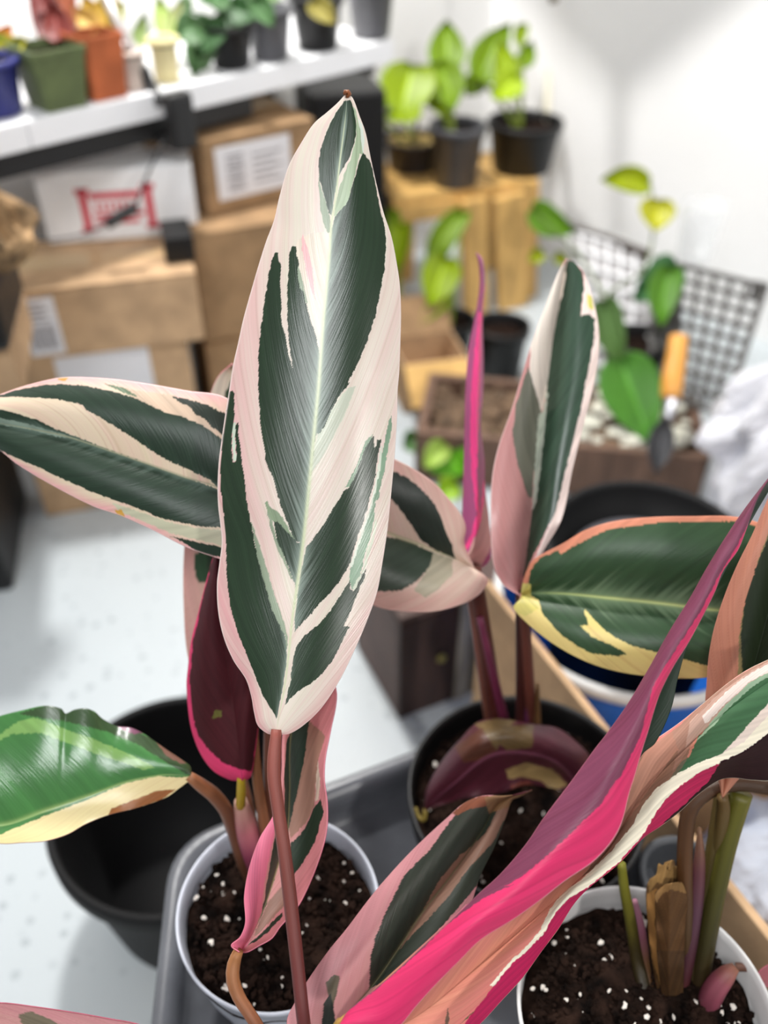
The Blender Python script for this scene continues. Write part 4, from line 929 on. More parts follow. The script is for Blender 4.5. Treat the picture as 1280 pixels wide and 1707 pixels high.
def off_line(pts, k0, k1, w):
    q = np.array(pts[k0:k1], float); t = np.gradient(q, axis=0); t /= np.linalg.norm(t, axis=1)[:, None]; nrm = np.stack([t[:, 1], -t[:, 0]], -1)
    return [tuple(v) for v in q] + [tuple(v) for v in (q + nrm * np.asarray(w)[:, None])[::-1]]
k0, k1 = 4, 21
hemc = [tuple(v) for v in ye[1:]] + [tuple(v) for v in yh[1:][::-1]]
wm = np.array([5, 5, 6, 7, 9, 12, 15, 20, 22, 24, 22, 18, 14, 12, 14, 22, 26])
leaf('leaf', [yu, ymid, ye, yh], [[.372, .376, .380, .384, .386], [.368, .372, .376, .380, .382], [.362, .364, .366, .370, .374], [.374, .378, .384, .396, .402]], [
    ((150, 112, 92), r4([(670, 0), (900, 0), (860, 160), (700, 330), (520, 520), (380, 620), (420, 560), (540, 440), (600, 260)])),
    ((176, 126, 106), [(1075, 1250), (1140, 1205), (1215, 1140), (1250, 1125), (1180, 1190), (1120, 1260), (1060, 1350), (1030, 1390), (1050, 1320)]),
    ((112, 104, 84), r4([(905, 30), (870, 120), (820, 190), (760, 240), (700, 330), (640, 400), (700, 300), (780, 180), (860, 60)])),
    ((66, 104, 70), [(1300, 1108), (1262, 1130), (1230, 1158), (1190, 1208), (1165, 1228), (1150, 1260), (1130, 1290), (1128, 1310), (1140, 1303), (1170, 1283), (1205, 1262), (1245, 1225), (1290, 1168), (1345, 1120), (1345, 1090)]),
    ((232, 214, 200), [(1128, 1314), (1172, 1282), (1210, 1250), (1250, 1205), (1300, 1150), (1345, 1130), (1345, 1200), (1290, 1230), (1245, 1256), (1170, 1290), (1130, 1318)]),
    ((168, 126, 108), [(1120, 1222), (1180, 1166), (1215, 1138), (1255, 1112), (1300, 1090), (1345, 1075), (1345, 1100), (1290, 1122), (1250, 1142), (1205, 1184), (1160, 1232), (1120, 1290), (1130, 1250)]), ((190, 154, 138), [(1150, 1204), (1195, 1160), (1222, 1140), (1256, 1116), (1300, 1093), (1345, 1078), (1345, 1100), (1290, 1118), (1250, 1139), (1206, 1180), (1164, 1226), (1140, 1250)]), ((230, 212, 202), [(1170, 1194), (1208, 1156), (1232, 1136), (1262, 1116), (1300, 1098), (1345, 1082), (1345, 1098), (1290, 1116), (1250, 1136), (1210, 1172), (1176, 1206)]), ((150, 176, 146), [(1160, 1238), (1184, 1204), (1210, 1174), (1250, 1137), (1290, 1116), (1345, 1096), (1345, 1104), (1292, 1122), (1254, 1144), (1214, 1180), (1188, 1212)]),
    ((96, 96, 62), r3([(830, 1400), (900, 1270), (960, 1200), (990, 1190), (940, 1260), (850, 1350), (740, 1470), (640, 1590), (600, 1620)])),
    ((246, 236, 212), off_line(ye, k0, k1, wm)),
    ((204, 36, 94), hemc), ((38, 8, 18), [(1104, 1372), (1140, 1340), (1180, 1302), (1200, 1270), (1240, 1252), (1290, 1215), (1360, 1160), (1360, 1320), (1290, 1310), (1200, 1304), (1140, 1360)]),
    ((110, 84, 70), r3([(530, 1600), (545, 1540), (552, 1600), (530, 1660)])),
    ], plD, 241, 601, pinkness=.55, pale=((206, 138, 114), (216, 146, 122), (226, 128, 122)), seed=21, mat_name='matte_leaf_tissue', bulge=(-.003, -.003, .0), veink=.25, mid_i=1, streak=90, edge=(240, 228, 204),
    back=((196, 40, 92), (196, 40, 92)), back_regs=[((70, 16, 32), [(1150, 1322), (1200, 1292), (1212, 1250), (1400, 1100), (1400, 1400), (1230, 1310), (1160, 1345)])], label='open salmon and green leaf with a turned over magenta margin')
# lower pink leaf pointing up to the right
bl = [(520, 1800), (500, 1760), (478, 1707), (494, 1666), (515, 1631), (549, 1583), (577, 1549), (622, 1490), (666.6, 1439), (704, 1401), (745.6, 1363), (773, 1339), (804, 1327), (840, 1327), (866, 1324), (886.6, 1317)]
bm_ = [(540, 1800), (560, 1730), (590, 1680), (625, 1638), (663, 1583), (704, 1521), (752.5, 1459), (800.6, 1390.6), (828, 1342.5), (850, 1328), (886.6, 1317)]
br_ = [(560, 1800), (620, 1740), (690, 1660), (740, 1600), (780, 1520), (800.6, 1459), (825, 1408), (842, 1363), (853, 1334), (866, 1328), (886.6, 1317)]
leaf('leaf', [bl, bm_, br_], [[.378, .386, .398, .415, .43, .445], [.382, .392, .405, .42, .436, .448], [.380, .388, .40, .416, .434, .448]], [
    ((46, 52, 42), r3([(160, 1450), (165, 1300), (190, 1200), (240, 1080), (330, 900), (450, 780), (580, 600), (640, 560), (720, 540), (850, 530), (830, 640), (770, 760), (700, 920), (640, 1000), (500, 1160), (400, 1300), (230, 1420)])),
    ((128, 96, 80), r3([(360, 1150), (400, 1100), (500, 920), (600, 800), (680, 740), (730, 690), (790, 570), (850, 535), (820, 620), (760, 740), (640, 870), (540, 1010), (440, 1120), (370, 1190), (310, 1260)])),
    ((122, 70, 48), r3([(560, 600), (640, 530), (740, 512), (740, 560), (640, 580), (590, 610)])),
    ((124, 92, 62), r3([(720, 520), (860, 505), (960, 480), (940, 520), (860, 560), (740, 600)])),
    ((98, 90, 72), r2([(880, 1420), (920, 1380), (950, 1390), (930, 1480), (905, 1580), (890, 1480)])),
    ((34, 40, 34), r2([(870, 1520), (905, 1470), (920, 1540), (930, 1640), (860, 1640)])),
    ], plD, 121, 321, pinkness=.8, pale=((200, 150, 142), (206, 156, 150), (204, 140, 144)), seed=31, bulge=(-.005, -.004), midrib=(104, 100, 72), midrib_w=.03, label='pink margined leaf pointing at the black pot, tip dried brown')
stem('petiole', [(540, 1796, .381, 8), (548, 1840, .384, 10), (558, 2000, .40, 11)], [(180, 110, 90), (130, 80, 60)], plD, 14, 10)
# corner leaf, lower left
leaf('leaf', [[(330, 1800), (270, 1722), (225, 1706), (187.5, 1699), (125, 1688), (50, 1677), (0, 1671.6), (-60, 1676), (-120, 1700)], [(330, 1800), (240, 1760), (120, 1735), (20, 1715), (-60, 1705), (-120, 1700)], [(330, 1800), (200, 1810), (80, 1790), (-40, 1750), (-120, 1700)]],
     [[.37, .37, .37], [.375, .374, .374], [.37, .37, .37]], [((122, 112, 92), [(30, 1690), (55, 1686), (80, 1697), (110, 1712), (40, 1712)]), ((60, 74, 54), [(20, 1720), (200, 1740), (200, 1770), (20, 1760)])], plD, 61, 121, pinkness=.7, pale=((216, 166, 156), (220, 170, 164), (214, 146, 150)), seed=37, edge=(120, 60, 60), label='pink leaf edge at the lower left corner')
stem('petiole', [(330, 1798, .3705, 7), (400, 1850, .372, 9), (500, 1960, .385, 10), (545, 2030, .40, 10)], [(170, 100, 84), (120, 70, 56)], plD, 16, 10)

# ------------------------------------------------------------------ plant in the frosted cup
r7 = lambda pts: rg(0, 600, 3.2, pts)
uu = [(440, 880), (430, 800), (410, 710), (378, 664), (312, 651.5), (250, 640.6), (187, 632), (125, 629), (94, 631), (40, 644), (0, 658), (-40, 672), (-80, 700)]
um = [(440, 880), (410, 840), (362, 812), (312, 797), (250, 775), (187, 753), (112, 728), (50, 715), (0, 706), (-40, 702), (-80, 700)]
ul = [(440, 880), (430, 920), (400, 940), (356, 928), (312, 912.5), (250, 881), (200, 859), (156, 844), (94, 812.5), (31, 775), (0, 750), (-40, 724), (-80, 700)]
G3 = (36, 54, 40)
leaf('leaf', [uu, um, ul], [[.425, .428, .432, .436, .44], [.422, .424, .428, .432, .44], [.420, .420, .424, .430, .44]], [
    ((206, 182, 158), r7([(570, 130), (660, 150), (760, 170), (920, 190), (1180, 300), (1190, 440), (1080, 360), (900, 290), (730, 215)])),
    (G3, r7([(0, 190), (80, 165), (200, 140), (330, 130), (460, 140), (560, 160), (660, 185), (730, 210), (800, 245), (880, 280), (960, 300), (1080, 350), (1180, 420), (1400, 600), (1400, 780), (1165, 682), (1120, 640), (1040, 600), (930, 550), (850, 510), (760, 450), (640, 370), (540, 310), (465, 270), (440, 240), (380, 225), (300, 210), (150, 200), (0, 200), (-200, 240), (-200, 220)])),
    ((100, 118, 92), r7([(555, 128), (660, 150), (740, 200), (690, 190), (600, 150)])),
    ((34, 44, 34), r7([(915, 198), (1000, 210), (1100, 240), (1200, 285), (1400, 380), (1400, 520), (1180, 395), (1120, 350), (1100, 320), (1040, 290), (1012, 250), (960, 230)])),
    (G3, r7([(-200, 260), (0, 262), (100, 290), (200, 320), (300, 368), (420, 412), (560, 470), (700, 520), (860, 580), (980, 625), (1160, 688), (1400, 800), (1400, 930), (1170, 892), (1080, 890), (960, 865), (860, 845), (760, 800), (620, 750), (480, 700), (350, 640), (200, 570), (60, 510), (0, 480), (-200, 400)])),
    ((128, 146, 132), r7([(-200, 290), (0, 308), (100, 328), (220, 362), (360, 402), (420, 425), (300, 410), (160, 375), (0, 345), (-200, 330)])),
    ((196, 196, 168), r7([(600, 760), (760, 815), (900, 865), (1080, 900), (1190, 905), (1190, 990), (1060, 960), (900, 920), (740, 850), (640, 810)])),
    (G3, r7([(898, 938), (1000, 958), (1100, 983), (1190, 998), (1400, 1040), (1300, 1060), (1130, 1046), (1040, 1012), (960, 962)])),
    ((200, 150, 70), r7([(300, 92), (370, 92), (350, 115), (318, 112)])), ((210, 160, 70), r7([(612, 800), (650, 800), (668, 840), (630, 825)])),
    ], plA, 161, 401, pinkf=lambda x, y, a, T: .05 + np.clip((a - .82) * 5, 0, .8), pale=((222, 208, 176), (226, 206, 182), (236, 176, 176)), seed=44, bulge=(-.006, -.005), veink=.3, edge=(240, 200, 196), feather=((110, 130, 118), .14, .6), midrib=(150, 150, 120), midrib_w=.014, label='broad striped leaf reaching left behind the central leaf')
stem('petiole', [(440, 878, .4225, 7), (452, 960, .43, 9), (452, 1120, .445, 10), (448, 1300, .465, 10), (455, 1440, .49, 10)], [(170, 100, 84), (120, 74, 56), (110, 66, 50)], plA, 24, 10)
# pale leaf behind it
leaf('leaf', [[(372, 1230), (330, 1150), (312, 1090), (306, 1010), (306, 930), (314, 850), (328, 760), (344, 680), (362, 630), (387, 606)], [(380, 1230), (372, 1000), (370, 850), (372, 700), (384, 640), (387, 606)], [(390, 1230), (430, 1000), (440, 850), (430, 700), (412, 640), (387, 606)]],
     [.475, .48, .475], [((52, 84, 56), r7([(1040, 1030), (1080, 1020), (1140, 1050), (1140, 1200), (1050, 1180), (1035, 1100)])), ((240, 236, 212), [(338, 690), (348, 640), (362, 608), (395, 596), (402, 655), (378, 664), (362, 700)]), ((60, 84, 58), r7([(1200, 170), (1240, 100), (1240, 210), (1195, 210)])),
     ((50, 70, 50), [(345, 700), (400, 700), (420, 1000), (380, 1130), (345, 1000)])], plA, 61, 161, pinkness=.4, pale=((222, 188, 166), (226, 190, 172), (228, 170, 164)), seed=46, edge=(236, 190, 170), label='pale edged leaf mostly hidden behind the other leaves')
stem('petiole', [(380, 1228, .48, 6), (404, 1300, .485, 8), (430, 1400, .495, 8), (448, 1450, .50, 8)], [(150, 100, 70), (110, 70, 50)], plA, 16, 10)
# maroon leaf seen from below
r6 = lambda pts: rg(280, 860, 3.555, pts)
ml = [(404, 1302)] + r6([(400, 1568), (360, 1560), (270, 1510), (200, 1420), (150, 1300), (125, 1180), (112, 1000), (120, 900), (140, 740), (180, 580), (220, 420), (270, 240), (290, 160), (310, 100)])
mm = [(404, 1302), (400, 1262), (390, 1180), (378, 1100), (368, 1020), (365, 950), (366, 900), (367, 888)]
mr = [(404, 1302), (412, 1299), (418, 1293), (424, 1260), (430, 1210), (434, 1140), (428, 1060), (408, 990), (384, 930), (372, 900), (367, 888)]
leaf('leaf', [ml, mm, mr], [[.452, .452, .450], [.444, .443, .445], [.450, .450, .450]], [
    ((66, 22, 28), r6([(290, 100), (420, 240), (560, 900), (540, 1200), (495, 1512), (430, 1502), (330, 1462), (240, 1382), (175, 1292), (150, 1182), (135, 1050), (128, 960), (140, 900), (150, 740), (186, 590), (205, 500), (228, 410), (272, 240)])),
    ((92, 88, 40), r6([(280, 1150), (320, 1155), (322, 1190), (260, 1200)]))], plA, 101, 241, pale=((212, 60, 108), (220, 66, 112), (214, 62, 108)), pinkness=0, seed=52, bulge=(-.006, -.006), midrib=(66, 24, 28), midrib_w=.01, back=((50, 70, 50), (220, 180, 170)), mat_name='matte_leaf_tissue', label='dark maroon leaf underside rimmed in pink')
stem('petiole', [(424, 1150, .449, 6), (424, 1230, .452, 8), (428, 1290, .456, 9), (436, 1345, .463, 9.5), (446, 1400, .475, 10), (456, 1450, .492, 10)], [(96, 66, 44), (140, 92, 56), (150, 92, 60), (110, 66, 48)], plA, 24, 12)
stem('petiole', [(402, 1296, .4465, 7), (402, 1318, .452, 8), (401, 1345, .462, 8)], [(206, 176, 30), (196, 160, 40)], plA, 12, 10, label='yellow stub of petiole')
stem('sheath', [(401, 1334, .462, 11), (406, 1362, .467, 17), (416, 1400, .476, 20), (432, 1445, .492, 20), (440, 1470, .503, 18)], [(216, 170, 150), (196, 112, 120), (150, 66, 92), (132, 60, 82), (90, 50, 44)], plA, 24, 14, label='pinkish purple leaf sheath')
# glossy leaf at lower left
r1 = lambda pts: rg(0, 1100, 2.667, pts)
gu = [(319, 1293)] + r1([(850, 492), (842, 470), (800, 440), (740, 400), (690, 365), (640, 330), (580, 302), (520, 296), (490, 282), (450, 258), (420, 230), (380, 216), (330, 222), (292, 238), (270, 216), (200, 204), (100, 224), (0, 250), (-120, 300), (-220, 420), (-240, 520)])
gm = [(319, 1293)] + r1([(760, 508), (700, 514), (560, 545), (400, 610), (200, 690), (0, 768), (-120, 800), (-200, 700), (-240, 520)])
gm = [(319, 1293)] + r1([(760, 510), (700, 514), (560, 545), (400, 605), (200, 675), (0, 740), (-120, 700), (-240, 520)])
gl_ = [(319, 1293)] + r1([(850, 528), (790, 575), (740, 610), (600, 660), (480, 690), (380, 730), (300, 775), (200, 805), (100, 812), (0, 816), (-120, 790), (-200, 680), (-240, 520)])
GG = (66, 122, 62)
leaf('leaf', [gu, gm, gl_], [[.446, .450, .454, .455, .452, .446, .432], [.446, .443, .441, .438, .436, .434, .432], [.446, .440, .434, .428, .424, .421, .432]], [
    (GG, r1([(-300, 200), (860, 200), (860, 515), (800, 522), (700, 516), (560, 548), (400, 618), (200, 695), (0, 778), (-300, 800)])),
    ((126, 168, 92), r1([(-200, 380), (0, 330), (90, 270), (160, 258), (210, 275), (300, 312), (400, 345), (500, 388), (600, 430), (690, 478), (640, 490), (540, 455), (430, 420), (300, 370), (180, 325), (60, 330), (-100, 400)])),
    ((50, 74, 40), r1([(80, 240), (200, 200), (280, 205), (380, 205), (480, 270), (700, 360), (860, 480), (850, 515), (760, 470), (620, 380), (480, 320), (300, 275), (180, 258)])),
    ((120, 66, 92), r1([(510, 285), (600, 296), (640, 325), (600, 330), (540, 312)])), ((120, 84, 70), r1([(690, 365), (760, 410), (830, 460), (800, 462), (740, 430)])),
    ((150, 92, 46), r1([(780, 575), (720, 620), (600, 662), (480, 692), (500, 660), (600, 620), (700, 580)])),
    ], plA, 141, 321, pinkf=lambda x, y, a, T: a * 0, pale=((236, 220, 164), (232, 214, 160), (236, 216, 160)), seed=57, bulge=(-.004, .001), waves=.0045, wfreq=8, veink=.3, back=((130, 40, 80), (160, 70, 100)), mat_name='glossy_leaf_tissue', midrib=(150, 180, 110), midrib_w=.03, label='glossy green leaf with a curled upper edge and a cream lower half')
stem('petiole', [(314, 1293, .4465, 8), (334, 1308, .450, 11), (356, 1325, .456, 12), (376, 1350, .462, 12), (392, 1392, .474, 12), (406, 1436, .489, 12), (424, 1476, .505, 12)], [(176, 116, 76), (140, 88, 60), (124, 78, 56), (104, 66, 46), (90, 58, 44)], plA, 30, 12, label='brown petiole of the glossy leaf')

# ------------------------------------------------------------------ plant in the black pot
r8 = lambda pts: rg(740, 400, 2.754, pts)
leaf('leaf', [[(868, 992)] + r8([(340, 1628), (270, 1580), (225, 1480), (215, 1300), (220, 1100), (250, 950), (310, 780), (370, 580), (410, 450), (470, 290), (520, 160), (560, 88)]),
              [(868, 992)] + r8([(352, 1600), (372, 1500), (402, 1250), (420, 1050), (448, 800), (475, 640), (500, 450), (528, 300), (560, 88)]),
              [(868, 992)] + r8([(366, 1600), (380, 1560), (420, 1490), (460, 1420), (540, 1280), (590, 1050), (640, 850), (700, 600), (712, 440), (690, 300), (640, 150), (590, 98), (560, 88)])],
     [[.478, .476, .482, .492, .51], [.492, .498, .504, .51, .515], [.484, .486, .492, .50, .512]], [
    ((238, 228, 214), r8([(545, 60), (570, 80), (560, 180), (535, 300), (512, 400), (495, 520), (475, 690), (448, 790), (432, 800), (418, 720), (392, 620), (400, 470), (460, 280)])),
    ((112, 112, 98), r8([(385, 580), (400, 630), (425, 720), (446, 790), (436, 900), (415, 1050), (400, 1190), (380, 1170), (335, 1020), (312, 900), (328, 760)])),
    ((52, 74, 58), r8([(570, 90), (600, 100), (634, 150), (642, 220), (626, 350), (660, 340), (692, 360), (690, 440), (662, 600), (622, 800), (562, 1050), (512, 1250), (442, 1390), (396, 1480), (372, 1560), (362, 1600), (375, 1480), (400, 1270), (432, 1000), (462, 760), (486, 560), (510, 400), (545, 250)])),
    ((240, 220, 210), r8([(640, 150), (655, 170), (720, 300), (730, 440), (710, 600), (650, 850), (600, 1050), (550, 1280), (470, 1420), (400, 1540), (380, 1540), (420, 1460), (510, 1250), (560, 1050), (622, 800), (662, 600), (690, 440), (690, 360), (660, 340), (628, 350), (642, 220)])),
    ((214, 210, 110), r8([(655, 250), (680, 260), (685, 325), (658, 310)])),
    ((188, 196, 180), r8([(432, 800), (455, 790), (470, 700), (480, 700), (450, 1000), (425, 1200), (405, 1250), (415, 1050)])),
    ], plB, 121, 321, pinkness=.5, pale=((200, 148, 142), (204, 150, 146), (206, 146, 144)), seed=61, mat_name='waxy_leaf_tissue', bulge=(-.006, -.006), veink=.3, edge=(236, 214, 204), label='upright pink and green leaf with a pale left stripe')
leaf('leaf', [[(768, 934)] + r8([(75, 1460), (85, 1280), (90, 1100), (95, 900), (100, 700), (115, 500), (150, 320), (165, 200), (160, 110), (148, 58)]),
              [(772, 940), (790, 905)] + r8([(150, 1180), (152, 1000), (148, 850), (150, 700), (155, 560), (162, 330), (175, 200), (168, 110), (148, 58)]),
              [(780, 948), (806, 944), (818, 925), (814, 860)] + r8([(186, 1130), (185, 1020), (168, 850), (178, 700), (180, 560), (176, 330), (186, 200), (176, 90), (148, 58)])],
     [[.50, .51, .53], [.488, .50, .526], [.502, .51, .53]], [
     ((226, 60, 130), r8([(130, 60), (190, 60), (190, 200), (172, 400), (150, 1100), (165, 1280), (180, 1100), (190, 1130), (170, 1290), (130, 1390), (70, 1480), (80, 1440), (130, 1340), (150, 1250), (130, 1100), (120, 900), (125, 700), (140, 520), (158, 380), (160, 250), (150, 110)])),
     ((150, 70, 108), r8([(140, 60), (185, 60), (185, 200), (170, 330), (158, 330), (160, 200)])),
     ((190, 146, 138), r8([(110, 1440), (165, 1310), (190, 1160), (230, 1240), (220, 1400), (150, 1540), (60, 1520)])),
     ], plB, 81, 241, pinkness=0, pale=((156, 70, 116), (164, 78, 122), (150, 70, 110)), seed=66, veink=.2, edge=(232, 110, 160), label='narrow rolled magenta leaf standing upright')
r6b = lambda pts: rg(580, 700, 3.103, pts)
leaf('leaf', [[(792, 950)] + r6b([(600, 640), (608, 560), (590, 500), (530, 420), (450, 330), (350, 260), (245, 205), (150, 170), (60, 180), (-40, 300)]),
              [(792, 950)] + r6b([(600, 740), (550, 715), (450, 678), (350, 635), (200, 580), (80, 500), (-40, 300)]),
              [(792, 950)] + r6b([(700, 800), (722, 838), (680, 900), (600, 948), (450, 990), (300, 992), (140, 962), (40, 880), (-20, 640), (-40, 300)])],
     [[.49, .478, .468, .462, .462], [.49, .482, .474, .466, .462], [.488, .474, .466, .46, .462]], [
     ((38, 48, 40), r6b([(-60, 200), (230, 265), (310, 300), (390, 370), (450, 440), (490, 530), (512, 590), (540, 650), (560, 722), (450, 672), (370, 612), (320, 532), (270, 462), (222, 408), (-60, 380)])),
     ((58, 72, 58), r6b([(-60, 560), (150, 600), (250, 612), (340, 640), (442, 690), (420, 762), (360, 832), (270, 882), (160, 888), (-60, 860)])),
     ((180, 174, 150), r6b([(440, 690), (540, 720), (540, 800), (460, 880), (400, 920), (340, 880), (380, 820), (420, 760)])),
     ], plB, 121, 241, pinkness=.3, pale=((218, 200, 178), (226, 206, 190), (212, 156, 148)), seed=71, bulge=(-.006, -.008), midrib=(176, 176, 140), midrib_w=.025, edge=(228, 196, 186), label='short pink edged leaf pointing left beside the central leaf')
leaf('leaf', [[(868, 992)] + r5([(92, 560), (110, 500), (150, 440), (280, 370), (400, 300), (530, 260), (700, 240), (900, 235), (1140, 240), (1300, 300), (1420, 420), (1480, 600)]),
              [(868, 992)] + r5([(130, 607), (300, 610), (500, 630), (700, 650), (900, 675), (1030, 690), (1250, 690), (1480, 600)]),
              [(868, 992)] + r5([(75, 640), (48, 678), (120, 760), (250, 860), (400, 940), (540, 985), (700, 1010), (860, 1020), (980, 1015), (1200, 960), (1400, 800), (1480, 600)])],
     [[.474, .462, .452, .446, .44], [.478, .466, .456, .45, .444], [.472, .456, .446, .44, .438]], [
     ((204, 132, 104), r5([(80, 620), (70, 480), (160, 400), (280, 330), (400, 270), (530, 230), (700, 210), (1150, 200), (1400, 320), (1400, 380), (1150, 290), (900, 290), (760, 295), (700, 300), (520, 330), (420, 370), (340, 410), (276, 440), (262, 430), (170, 470), (130, 530), (120, 590)])),
    ((50, 76, 48), r5([(110, 610), (130, 500), (170, 440), (262, 402), (276, 420), (340, 380), (420, 338), (520, 296), (700, 274), (760, 264), (900, 264), (1140, 258), (1300, 310), (1480, 600), (1300, 860), (980, 958), (880, 930), (730, 890), (620, 862), (520, 812), (440, 740), (395, 685), (388, 700), (412, 760), (372, 770), (430, 822), (530, 862), (596, 900), (560, 912), (500, 906), (430, 900), (350, 862), (260, 792), (190, 712), (165, 640)])),
     ((206, 196, 110), r5([(40, 560), (130, 560), (130, 640), (170, 680), (100, 720), (40, 690)])),
      ], plB, 141, 321, pinkness=0, pale=((224, 206, 126), (228, 210, 132), (224, 200, 130)), seed=77, bulge=(-.008, -.008), veink=.34, midrib=(214, 224, 150), midrib_w=.024, feather=((150, 176, 138), .22, .75), label='wide green leaf reaching right with an orange upper edge and cream lower edge')
cB = lambda x, y, r: list(P(x, y, (zB - .004 - CAMH) / float(ray(x, y)[2]))) + [r]
def stemB(name, top, bot, r0, r1, cols, flat=1.0, label=None):
    w = [list(P(*top)) + [r0]]; b = cB(bot[0], bot[1], r1); w1 = np.array(w[0]); b = np.array(b)
    mid = w1 * .5 + b * .5; mid[1] -= .004
    return stem3(name, [w1, mid, b], cols, plB, 20, 12, flat, label)
stemB('petiole', (868, 990, .482), (868, 1262), .0030, .0042, [(70, 40, 32), (84, 40, 36), (100, 48, 50)])
stemB('petiole', (872, 994, .478), (888, 1262), .0028, .0042, [(120, 70, 56), (130, 70, 58), (104, 60, 50)])
stemB('petiole', (790, 946, .491), (838, 1262), .0040, .0062, [(116, 62, 48), (96, 46, 38), (104, 50, 48)])
stemB('petiole', (780, 945, .495), (826, 1262), .0030, .0042, [(150, 96, 80), (140, 84, 70), (110, 66, 50)])
stemB('sheath', (800, 1030, .505), (856, 1262), .0020, .0040, [(128, 56, 84), (132, 50, 84), (96, 36, 60)], label='purple leaf sheath')
stemB('sheath', (880, 1090, .515), (876, 1262), .0014, .0032, [(110, 66, 96), (128, 60, 104), (110, 50, 80)], label='purple leaf sheath')
stemB('sheath', (896, 1140, .53), (892, 1262), .0010, .0040, [(130, 96, 60), (120, 80, 50)], label='dry tan leaf sheath')
# drooping dying leaf over the soil
r4b = lambda pts: rg(640, 1120, 3.2, pts)
leaf('leaf', [[(966, 1320)] + r4b([(1060, 600), (1100, 470), (1020, 370), (920, 300), (800, 280), (700, 262), (600, 250), (500, 270), (400, 370), (330, 450), (270, 540), (225, 640), (218, 740)]),
              [(966, 1320)] + r4b([(1000, 560), (900, 470), (750, 430), (620, 430), (520, 470), (380, 590), (250, 700), (218, 740)]),
              [(966, 1320)] + r4b([(980, 640), (900, 620), (760, 600), (640, 640), (520, 660), (400, 680), (300, 712), (218, 740)])],
     [[.55, .535, .525, .525, .535, .55], [.55, .528, .515, .515, .53, .55], [.555, .55, .545, .545, .55, .552]], [
     ((104, 84, 52), r4b([(480, 280), (600, 250), (700, 262), (640, 340), (600, 420), (560, 400), (540, 330)])),
     ((96, 76, 46), r4b([(640, 290), (800, 285), (790, 400), (660, 420), (610, 380)])),
     ((154, 128, 84), r4b([(650, 520), (760, 480), (900, 520), (980, 600), (900, 640), (840, 580), (740, 560), (660, 570)])),
     ((120, 60, 50), r4b([(670, 600), (760, 580), (840, 620), (830, 720), (760, 720), (690, 660)])),
     ((86, 48, 34), r4b([(380, 400), (520, 300), (600, 420), (520, 470), (420, 480)])),
     ], plB, 101, 201, pinkness=0, pale=((72, 30, 40), (84, 36, 48), (78, 34, 44)), seed=83, bulge=(-.012, .008), waves=.004, midrib=(128, 72, 92), midrib_w=.05, back=((96, 78, 50), (96, 78, 50)), label='withered maroon leaf drooping over the black pot')
stem('leaf_tip', [(709, 1350, .55, 4), (706, 1366, .552, 4), (698, 1362, .554, 4), (692, 1346, .555, 3)], [(150, 130, 60)], plB, 12, 8, label='dry curled tip')

# ------------------------------------------------------------------ plant in the white pot
r9 = lambda pts: [(1000 + a / 3.239, 1180 + b / 3.239) for a, b in pts]
zsC = lambda x, y: (zC - .004 - CAMH) / float(ray(x, y)[2])
def stemC(name, pts, cols, label=None, flat=1.0): return stem(name, pts, cols, plC, 30, 12, flat, label)
stemC('petiole', [(1036, 1440, .435, 7), (1040, 1478, .44, 8.5), (1050, 1530, .448, 9.5), (1062, 1600, .455, 11), (1078, 1668, zsC(1078, 1668), 12)], [(140, 138, 36), (112, 106, 34), (66, 55, 24), (46, 36, 20)], 'yellow green cut stem')
stemC('sheath', [(1058, 1500, .449, 4), (1066, 1545, .453, 9), (1074, 1610, .456, 10), (1084, 1664, zsC(1084, 1664), 8)], [(190, 130, 150), (150, 90, 110), (120, 84, 56), (100, 70, 40)], 'mauve leaf sheath')
SHEATH = ((92, 64, 36), (120, 88, 50), (70, 48, 28))
leaf('sheath', [[(1098, 1660), (1086, 1600), (1080, 1540), (1077, 1490), (1082, 1468), (1094, 1458), (1098, 1440), (1104, 1447), (1108, 1438)], [(1112, 1662), (1106, 1600), (1104, 1540), (1102, 1480), (1106, 1462), (1112, 1440), (1114, 1450), (1118, 1436), (1121, 1434)], [(1136, 1660), (1134, 1600), (1132, 1540), (1132, 1480), (1132, 1458), (1128, 1445), (1127, 1452), (1124, 1440), (1123, 1434)]],
     [[zsC(1110, 1655), .450, .446, .444, .443], [zsC(1110, 1655), .437, .434, .432, .430], [zsC(1110, 1655), .450, .446, .444, .443]], [((150, 116, 70), [(1080, 1470), (1092, 1456), (1098, 1430), (1130, 1430), (1136, 1468), (1120, 1462), (1108, 1476), (1096, 1470), (1084, 1486)]), ((150, 108, 60), [(1078, 1490), (1096, 1480), (1092, 1540), (1098, 1600), (1104, 1650), (1088, 1600), (1080, 1540)])],
     plC, 41, 121, pale=SHEATH, pinkf=lambda x, y, a, T: .3 + .4 * (T < .35), seed=98, waves=.003, streak=30, mat_name='matte_leaf_tissue', back=((90, 70, 40), (110, 84, 50)), label='broken brown leaf sheath with a ragged top')
